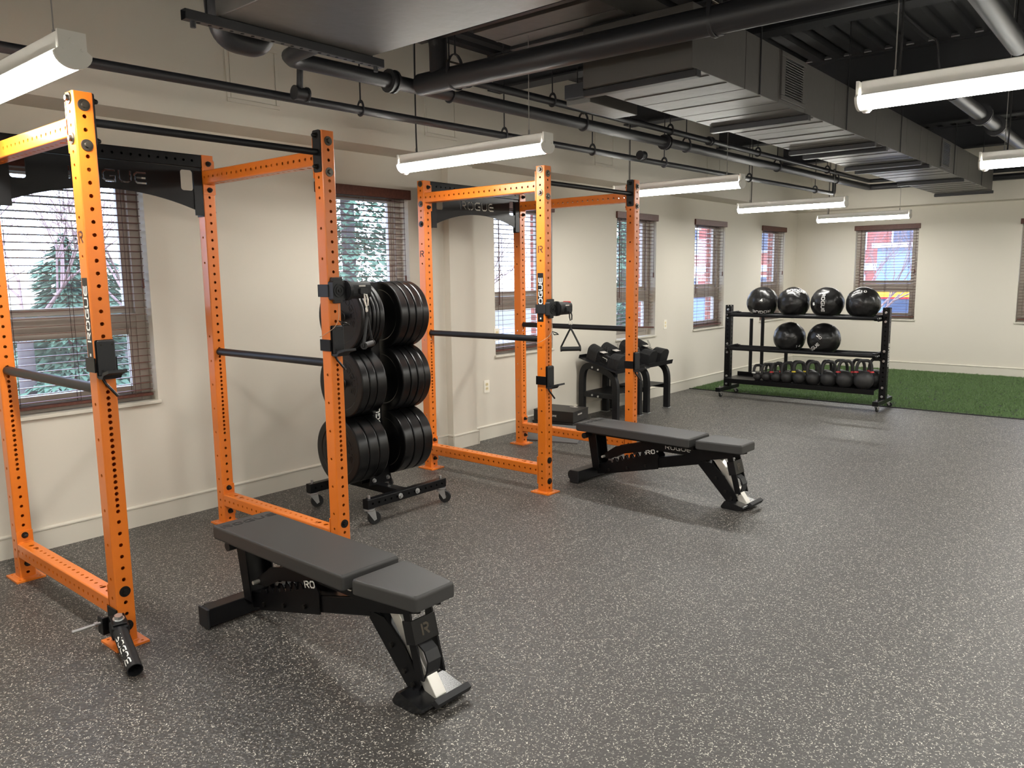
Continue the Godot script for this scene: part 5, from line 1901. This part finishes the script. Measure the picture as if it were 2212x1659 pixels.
func services() -> void:
	# the long rectangular duct
	var t := thing("air_duct", "long dark rectangular air duct with grilles running under the ceiling toward the turf end", "air duct")
	var cuts := [-2.45, -3.1, -3.59, -4.05, -4.63, -5.66, -6.6, -7.1, -7.38, -8.75, -9.4, -11.0]
	for i in cuts.size() - 1:
		var mb := Mb.new()
		var z0: float = cuts[i]
		var z1: float = cuts[i + 1]
		mb.box(Vector3(2.6, 2.76, (z0 + z1) / 2), Vector3(0.68, 0.32, z0 - z1 - 0.006), 0.003)
		mb.box(Vector3(2.6, 2.76, z1), Vector3(0.668, 0.308, 0.012))
		var nrib := maxi(1, int(round((z0 - z1) / 0.33)))
		for k in range(1, nrib + 1):
			var z := z0 - (z0 - z1) * k / (nrib + 1.0)
			mb.box(Vector3(2.6, 2.5985, z), Vector3(0.66, 0.005, 0.014), 0.002)
		part("duct_section", mb.mesh(), "duct_paint", t)
	for z in [-2.5, -4.1, -5.62, -5.95, -7.12, -7.46, -9.1, -11.0]:
		part("flange", bx(Vector3(2.6, 2.578, z), Vector3(0.71, 0.038, 0.055), 0.004), "pipe_black", t)
	grille(t, -3.82)
	grille(t, -8.17)
	for z in [-3.3, -4.9, -6.4, -8.6, -10.2]:
		for x in [2.255, 2.945]:
			part("hanger_rod", rod(Vector3(x, 2.6, z), Vector3(x, 3.39, z), 0.004, 6), "pipe_black", t)
	# branch box on top of its near end
	var h := thing("duct_branch", "dark ribbed branch duct joining the near end of the long air duct", "air duct", Vector3(0, 0, 0))
	var mb := Mb.new()
	mb.box(Vector3(2.12, 3.015, -2.62), Vector3(0.86, 0.14, 0.92), 0.003)
	for z in [-2.36, -2.7, -2.95]:
		mb.box(Vector3(2.12, 2.943, z), Vector3(0.85, 0.006, 0.02), 0.002)
	part("casing", mb.mesh(), "duct_paint", h)
	part("flange", bx(Vector3(2.12, 2.938, -2.52), Vector3(0.88, 0.03, 0.04), 0.004), "pipe_black", h)
	# the control box beside it
	var c := thing("control_box", "small grey sheet metal box hanging beside the long air duct", "control box", Vector3(1.86, 2.65, -3.26))
	part("casing", bx(Vector3(0, 0.06, 0), Vector3(0.19, 0.12, 0.58), 0.004), "duct_paint", c)
	part("collar", bx(Vector3(0.0, 0.075, 0.31), Vector3(0.15, 0.09, 0.06), 0.004), "pipe_black", c)
	for z in [-0.2, 0.2]:
		part("hanger_rod", rod(Vector3(-0.07, 0.12, z), Vector3(-0.07, 0.74, z), 0.004, 6), "pipe_black", c)
	# the broad flat unit above the nearest rack
	var f := thing("fan_unit", "broad flat grey ceiling unit above the nearest rack, at the top of the frame", "ceiling unit")
	part("casing", bx(Vector3(2.72, 2.84, -0.95), Vector3(2.06, 0.36, 0.83), 0.006), "duct_paint", f)
	for x in [1.68, 3.76]:
		for z in [-0.5, -1.4]:
			part("hanger_rod", rod(Vector3(x, 2.64, z), Vector3(x, 3.39, z), 0.006, 8), "pipe_black", f)
	var st := thing("strut_channel", "black slotted strut channel carrying the flat ceiling unit", "strut", Vector3(1.71, 2.638, -1.44))
	mb = Mb.new()
	var slots := []
	for i in 20:
		slots.append(Vector3(0.03 + i * 0.0508, 0, 0.009))
	mb.ptube(1.06, 0.041, 0.041, [], slots, 0.003, false)
	part("channel", mb.mesh(), "pipe_black", st, Transform3D(Basis(Vector3.RIGHT, Vector3.BACK, Vector3.DOWN), Vector3.ZERO))
	for z in [0.04, 1.02]:
		part("nut", rod(Vector3(0, -0.045, z), Vector3(0, -0.02, z), 0.012, 6), "pipe_black", st)
	# insulated bend below the unit
	var el := []
	for q in [[2.95, -0.66], [2.78, -0.66], [2.69, -0.68], [2.655, -0.72], [2.65, -0.78], [2.655, -0.84], [2.69, -0.88], [2.78, -0.9], [2.95, -0.9]]:
		el.append(Vector3(1.5, q[0], q[1]))
	var dr := thing("insulated_bend", "fat black insulated pipe bend hanging beside the strut channel", "pipe")
	part("bend", bent(smooth_path(el, 4), 0.058, 18), "pipe_black", dr)

	# sprinkler line
	var a0 := Vector3(0.82, 2.585, 0.9)
	var a1 := Vector3(1.245, 2.6, -9.83)
	var ad := (a1 - a0).normalized()
	var sp := pipe("sprinkler_pipe", lerp_path(a0, a1, 8) + [a1 + Vector3(0.0, 0.015, -0.02), a1 + Vector3(0, 0.05, -0.028), a1 + Vector3(0, 0.26, -0.028)], 0.0255, "thin black sprinkler pipe on loop hangers, lowest of the pipes along the window wall",
		[[Vector3(1.03, 2.593, -1.42), ad, 0.035], [Vector3(1.185, 2.597, -4.9), ad, 0.025]])
	part("drop", rod(Vector3(1.035, 2.6, -1.41), Vector3(1.05, 2.75, -1.41), 0.018, 12), "pipe_black", sp)
	part("nozzle", rod(a1 + Vector3(0, 0.26, -0.028), a1 + Vector3(0, 0.33, -0.028), 0.016, 10), "pipe_black", sp)
	for q in [[-1.93, "next to the sprinkler tee over the plate tree"], [-3.25, "over the second rack"], [-4.35, "past the second rack's front"], [-5.5, "between the second and third lamps"], [-7.3, "over the ball rack side"], [-9.2, "near the sprinkler elbow"]]:
		var f0: float = (0.9 - q[0]) / (0.9 + 9.83)
		ring_hanger(a0.lerp(a1, f0), 0.0255, 3.39, "black loop hanger on the sprinkler pipe, " + q[1])
	# pipe B: the thick line behind it, with an insulated elbow at the near end
	var b0 := Vector3(1.19, 2.72, -1.26)
	var b1 := Vector3(1.29, 2.785, -11.2)
	var bd := (b1 - b0).normalized()
	pipe("main_pipe", [Vector3(1.685, 2.74, -1.2), Vector3(1.45, 2.725, -1.2), Vector3(1.3, 2.72, -1.205), Vector3(1.23, 2.72, -1.22), Vector3(1.195, 2.72, -1.26), Vector3(1.19, 2.72, -1.31)] + lerp_path(b0 + bd * 0.1, b1, 6) + [b1 + Vector3(0.02, 0, -0.04), b1 + Vector3(0.07, 0, -0.06), Vector3(4.6, 2.785, -11.26)], 0.043, "thick black pipe running along the window wall behind the sprinkler pipe",
		[[b0.lerp(b1, 0.07), bd, 0.012], [b0.lerp(b1, 0.4), bd, 0.012]])
	for q in [[0.12, "in front of the big cross pipe"], [0.27, "over the second rack"], [0.44, "past the second lamp"], [0.66, "near the fourth lamp"], [0.86, "near the corner elbow"]]:
		ring_hanger(b0.lerp(b1, q[0]), 0.043, 3.39, "black loop hanger on the thick wall pipe, " + q[1])
	# pipe C
	var p0 := Vector3(1.24, 2.83, -2.35)
	var p1 := Vector3(1.3, 2.875, -11.2)
	pipe("copper_line", lerp_path(p0, p1, 6) + [p1 + Vector3(0.03, 0, -0.04), Vector3(4.6, 2.875, -11.25)], 0.027, "thinner black pipe above the thick wall pipe", [[p0.lerp(p1, 0.42), (p1 - p0).normalized(), 0.02]])
	for q in [[0.13, "near the control box"], [0.33, "by the second beam"], [0.55, "by the third beam"], [0.8, "toward the corner"]]:
		ring_hanger(p0.lerp(p1, q[0]), 0.027, 3.39, "black loop hanger on the thinner upper pipe, " + q[1])
	# the big cross pipe D
	var dd := pipe("cross_pipe", [Vector3(1.27, 2.72, -2.13), Vector3(2.2, 2.72, -2.16), Vector3(3.2, 2.72, -2.2), Vector3(5.4, 2.72, -2.28)], 0.066, "big black pipe crossing the room in front of the long air duct", [])
	mb = Mb.new()
	for x in [1.62, 3.2]:
		mb.cyl(Vector3(x - 0.018, 2.72, -2.145 - (x - 1.27) * 0.036), Vector3(x + 0.018, 2.72, -2.145 - (x - 1.27) * 0.036), 0.0685, 0.0685, 20)
	part("jacket_band", mb.mesh(), "pipe_black", dd)
	part("riser", rod(Vector3(1.42, 2.73, -2.14), Vector3(1.42, 2.98, -2.14), 0.055, 18), "pipe_black", dd)
	part("riser_elbow", bent(smooth_path([Vector3(1.42, 2.92, -2.14), Vector3(1.42, 2.99, -2.12), Vector3(1.42, 3.0, -2.05), Vector3(1.42, 3.0, -1.64)], 5), 0.055, 16), "pipe_black", dd)
	for q in [[1.55, "near its elbow"], [3.18, "in front of the air duct"]]:
		var z: float = -2.14 - (q[0] - 1.27) * 0.036
		var hh := thing("clevis_hanger", "black clevis hanger on the big cross pipe, " + q[1], "pipe hanger", Vector3(q[0], 2.72, z), "clevis hangers")
		mb = Mb.new()
		var loop := []
		for i in 20:
			var a := TAU * i / 20.0
			var y := sin(a) * 0.072
			if y > 0:
				y *= 1.9
			loop.append(Vector3(0, y, cos(a) * 0.072))
		mb.tube(loop, 0.004, 6, true, 3.2)
		part("strap", mb.mesh(), "pipe_black", hh)
		part("cross_bolt", rod(Vector3(0, 0.085, -0.07), Vector3(0, 0.085, 0.07), 0.006, 8), "bolt_nickel", hh)
		part("rod", rod(Vector3(0, 0.13, 0), Vector3(0, 0.67, 0), 0.006, 8), "pipe_black", hh)
	# G: thin square member
	single("cross_strut", bx(Vector3(2.6, 2.97, -2.1), Vector3(2.6, 0.04, 0.04), 0.003), "pipe_black", "thin black square bar parallel to the big cross pipe, just above it", "strut")
	# E pipes along the room
	pipe("long_pipe", lerp_path(Vector3(4.1, 2.86, 1.0), Vector3(4.1, 2.86, -4.3), 4), 0.055, "black pipe running along the room near the top corner of the frame", [])
	pipe("long_pipe", lerp_path(Vector3(3.56, 2.84, -5.3), Vector3(3.56, 2.84, -10.2), 4), 0.055, "black pipe running along the room behind the largest lamp", [[Vector3(3.56, 2.84, -6.4), Vector3(0, 0, 1), 0.01], [Vector3(3.56, 2.84, -7.1), Vector3(0, 0, 1), 0.01]])
	pipe("conduit", smooth_path([Vector3(3.0, 3.34, -2.9), Vector3(3.3, 3.31, -3.5), Vector3(3.62, 3.0, -4.12), Vector3(3.68, 2.95, -4.2), Vector3(3.7, 2.8, -4.22), Vector3(3.75, 2.6, -4.25)], 5), 0.008, "thin grey conduit curving down from the ceiling deck behind the largest lamp", [])


# ---------------------------------------------------------------- outside the windows
func twig(mb: Mb, p: Vector3, d: Vector3, len: float, r: float, depth: int) -> void:
	var q := p + d * len
	mb.cyl(p, q, r, r * 0.7, 5 if depth > 2 else 3, false)
	if depth == 0:
		return
	var kids := 3 if depth > 1 else 4
	for i in kids:
		var ax := Vector3(rng.randf_range(-1, 1), rng.randf_range(-0.3, 1), rng.randf_range(-1, 1)).normalized()
		var nd := (d + ax * rng.randf_range(0.5, 0.95)).normalized()
		twig(mb, p.lerp(q, rng.randf_range(0.55, 1.0)), nd, len * rng.randf_range(0.6, 0.82), r * 0.58, depth - 1)


func outside() -> void:
	rng.seed = 21
	var g := struct("ground", bx(Vector3(-20, -1.35, -20), Vector3(120, 0.3, 120)), "soil")
	g.set_meta("kind", "structure")
	struct("road", bx(Vector3(-2, -1.19, -24), Vector3(50, 0.02, 12)), "asphalt")
	var trees := [[Vector3(-7.5, -1.2, -2.6), 2.2, "bare reddish tree nearest outside the window behind the nearest rack"], [Vector3(-11, -1.2, -5.6), 2.4, "taller bare tree outside, seen over the evergreens through the nearest window"], [Vector3(-8.5, -1.2, -12.5), 2.0, "bare tree outside the window behind the second rack"], [Vector3(-0.6, -1.2, -17.5), 1.5, "slender bare tree outside the turf end window"]]
	for q in trees:
		var t := thing("bare_tree", q[2], "tree", q[0], "bare trees outside")
		var mb := Mb.new()
		mb.cyl(Vector3.ZERO, Vector3(0.1, q[1], 0), 0.14, 0.1, 8, false)
		part("trunk", mb.mesh(), "bark", t)
		mb = Mb.new()
		for i in 5:
			var a := TAU * i / 5.0 + rng.randf()
			twig(mb, Vector3(0.1, q[1] * rng.randf_range(0.75, 1.0), 0), Vector3(cos(a) * 0.7, 0.8, sin(a) * 0.7).normalized(), 1.15, 0.028, 5)
		part("branches", mb.mesh(), "twig", t)
	var firs := [[Vector3(-8.2, -1.2, -3.5), 3.5, 2.3, "green fir in the lower half of the nearest window"], [Vector3(-6.2, -1.2, -7.4), 8.0, 2.6, "tall green fir filling the window behind the plate tree"], [Vector3(-13.5, -1.2, -10.2), 7.0, 2.6, "green fir farther back beside the tall one"], [Vector3(-6.0, -1.2, -16.0), 6.5, 2.2, "green fir outside the window behind the dumbbell stands"], [Vector3(-13.5, -1.2, -6.0), 4.2, 2.4, "distant low fir under the bare trees"]]
	for q in firs:
		var t := thing("fir_tree", q[3], "tree", q[0], "firs outside")
		part("trunk", rod(Vector3.ZERO, Vector3(0, q[1] * 0.9, 0), 0.12, 8), "bark", t)
		var mb := Mb.new()
		for i in 11000:
			var f := sqrt(rng.randf())
			var y: float = q[1] * (1.0 - f * 0.95)
			var rad: float = q[2] * f * (0.75 + 0.25 * sin(y * 7.0))
			var a := rng.randf() * TAU
			var rr := rad * rng.randf_range(0.55, 1.0)
			var p := Vector3(cos(a) * rr, y, sin(a) * rr)
			var o := Vector3(cos(a), -0.35, sin(a)).normalized()
			var s := rng.randf_range(0.1, 0.2)
			var w := Vector3(-sin(a), rng.randf_range(-0.5, 0.5), cos(a)).normalized() * s * 0.3
			mb.tri(p - w, p + w, p + o * s, Vector3(cos(a), 0.6, sin(a)), Vector3(cos(a), 0.6, sin(a)), Vector3(cos(a), 0.6, sin(a)))
		part("foliage", mb.mesh(), "needle", t)
	# brick block across the road, a grey shed and a yellow bus
	var b := thing("apartment_block", "red brick apartment block with white bands seen through the turf end window", "building", Vector3(-3, -1.2, -36))
	part("wall", bx(Vector3(0, 5, 0), Vector3(26, 10, 2)), "far_brick", b)
	for i in 3:
		part("band", bx(Vector3(0, 2.9 + i * 2.4, 1.03), Vector3(26, 0.3, 0.1)), "far_white", b)
	for i in 12:
		for k in 3:
			var wn := part("window", bx(Vector3(-11 + i * 2.0, 1.9 + k * 2.4, 1.02), Vector3(1.0, 1.35, 0.12)), "far_white", b)
			part("pane", bx(Vector3(-11 + i * 2.0, 1.9 + k * 2.4, 1.09), Vector3(0.84, 1.15, 0.02)), "far_glass", wn)
	var s2 := thing("shed", "pale blue grey shed outside the turf end window", "shed", Vector3(-1.3, -1.2, -29))
	part("wall", bx(Vector3(0, 1.75, 0), Vector3(3.4, 3.5, 3)), "far_blue", s2)
	part("roof", bx(Vector3(0, 3.58, 0), Vector3(3.7, 0.16, 3.3)), "far_white", s2)
	part("door", bx(Vector3(-0.6, 1.2, 1.51), Vector3(0.9, 2.0, 0.04)), "far_glass", s2)
	var shop := thing("roadside_shop", "low pale shop with a yellow fascia outside the turf end window", "shop", Vector3(-1.6, -1.2, -24))
	part("wall", bx(Vector3(0, 1.0, 0), Vector3(12, 2.0, 2.2), 0.02), "far_blue", shop)
	part("fascia", bx(Vector3(0, 2.1, 0.05), Vector3(12.1, 0.24, 2.3), 0.01), "bus_yellow", shop)
	part("red_edge", bx(Vector3(0, 1.955, 0.06), Vector3(12.1, 0.05, 2.3), 0.005), "red_paint", shop)
	for i in 6:
		part("window", bx(Vector3(-4.6 + i * 1.85, 1.55, 1.12), Vector3(1.6, 0.62, 0.04), 0.005), "far_glass", shop)


# ---------------------------------------------------------------- the scene
func _ready() -> void:
	var cam := Camera3D.new()
	cam.name = "camera"
	add_child(cam)
	cam.transform = Transform3D(Basis(Vector3(0.76391, -0.01186, -0.64521), Vector3(-0.08095, 0.99017, -0.11405), Vector3(0.64022, 0.13935, 0.75544)).orthonormalized(), Vector3(4.9256, 1.5597, 1.3466))
	cam.fov = rad_to_deg(2.0 * atan(829.5 / 1684.13))
	cam.near = 0.05
	cam.far = 200.0
	cam.current = true
	var env := Environment.new()
	env.background_mode = Environment.BG_SKY
	var sky := Sky.new()
	var sm := ProceduralSkyMaterial.new()
	sm.sky_top_color = Color(0.70, 0.80, 0.98)
	sm.sky_horizon_color = Color(0.84, 0.90, 1.0)
	sm.ground_bottom_color = Color(0.45, 0.45, 0.46)
	sm.ground_horizon_color = Color(0.72, 0.74, 0.78)
	sm.sky_curve = 0.25
	sky.sky_material = sm
	env.sky = sky
	env.background_energy_multiplier = 10.0
	env.tonemap_mode = Environment.TONE_MAPPER_LINEAR
	env.tonemap_exposure = 1.08
	env.sdfgi_enabled = true
	env.ssao_enabled = true
	env.ssil_enabled = true
	var we := WorldEnvironment.new()
	we.name = "world_environment"
	we.environment = env
	add_child(we)
	make_materials()
	lamps()
	room()
	wall_fittings()
	services()
	racks()
	trainers()
	landmine()
	benches()
	plate_tree()
	storage_rack()
	medicine_balls()
	kettlebells()
	sled()
	dumbbells()
	floor_things()
	outside()
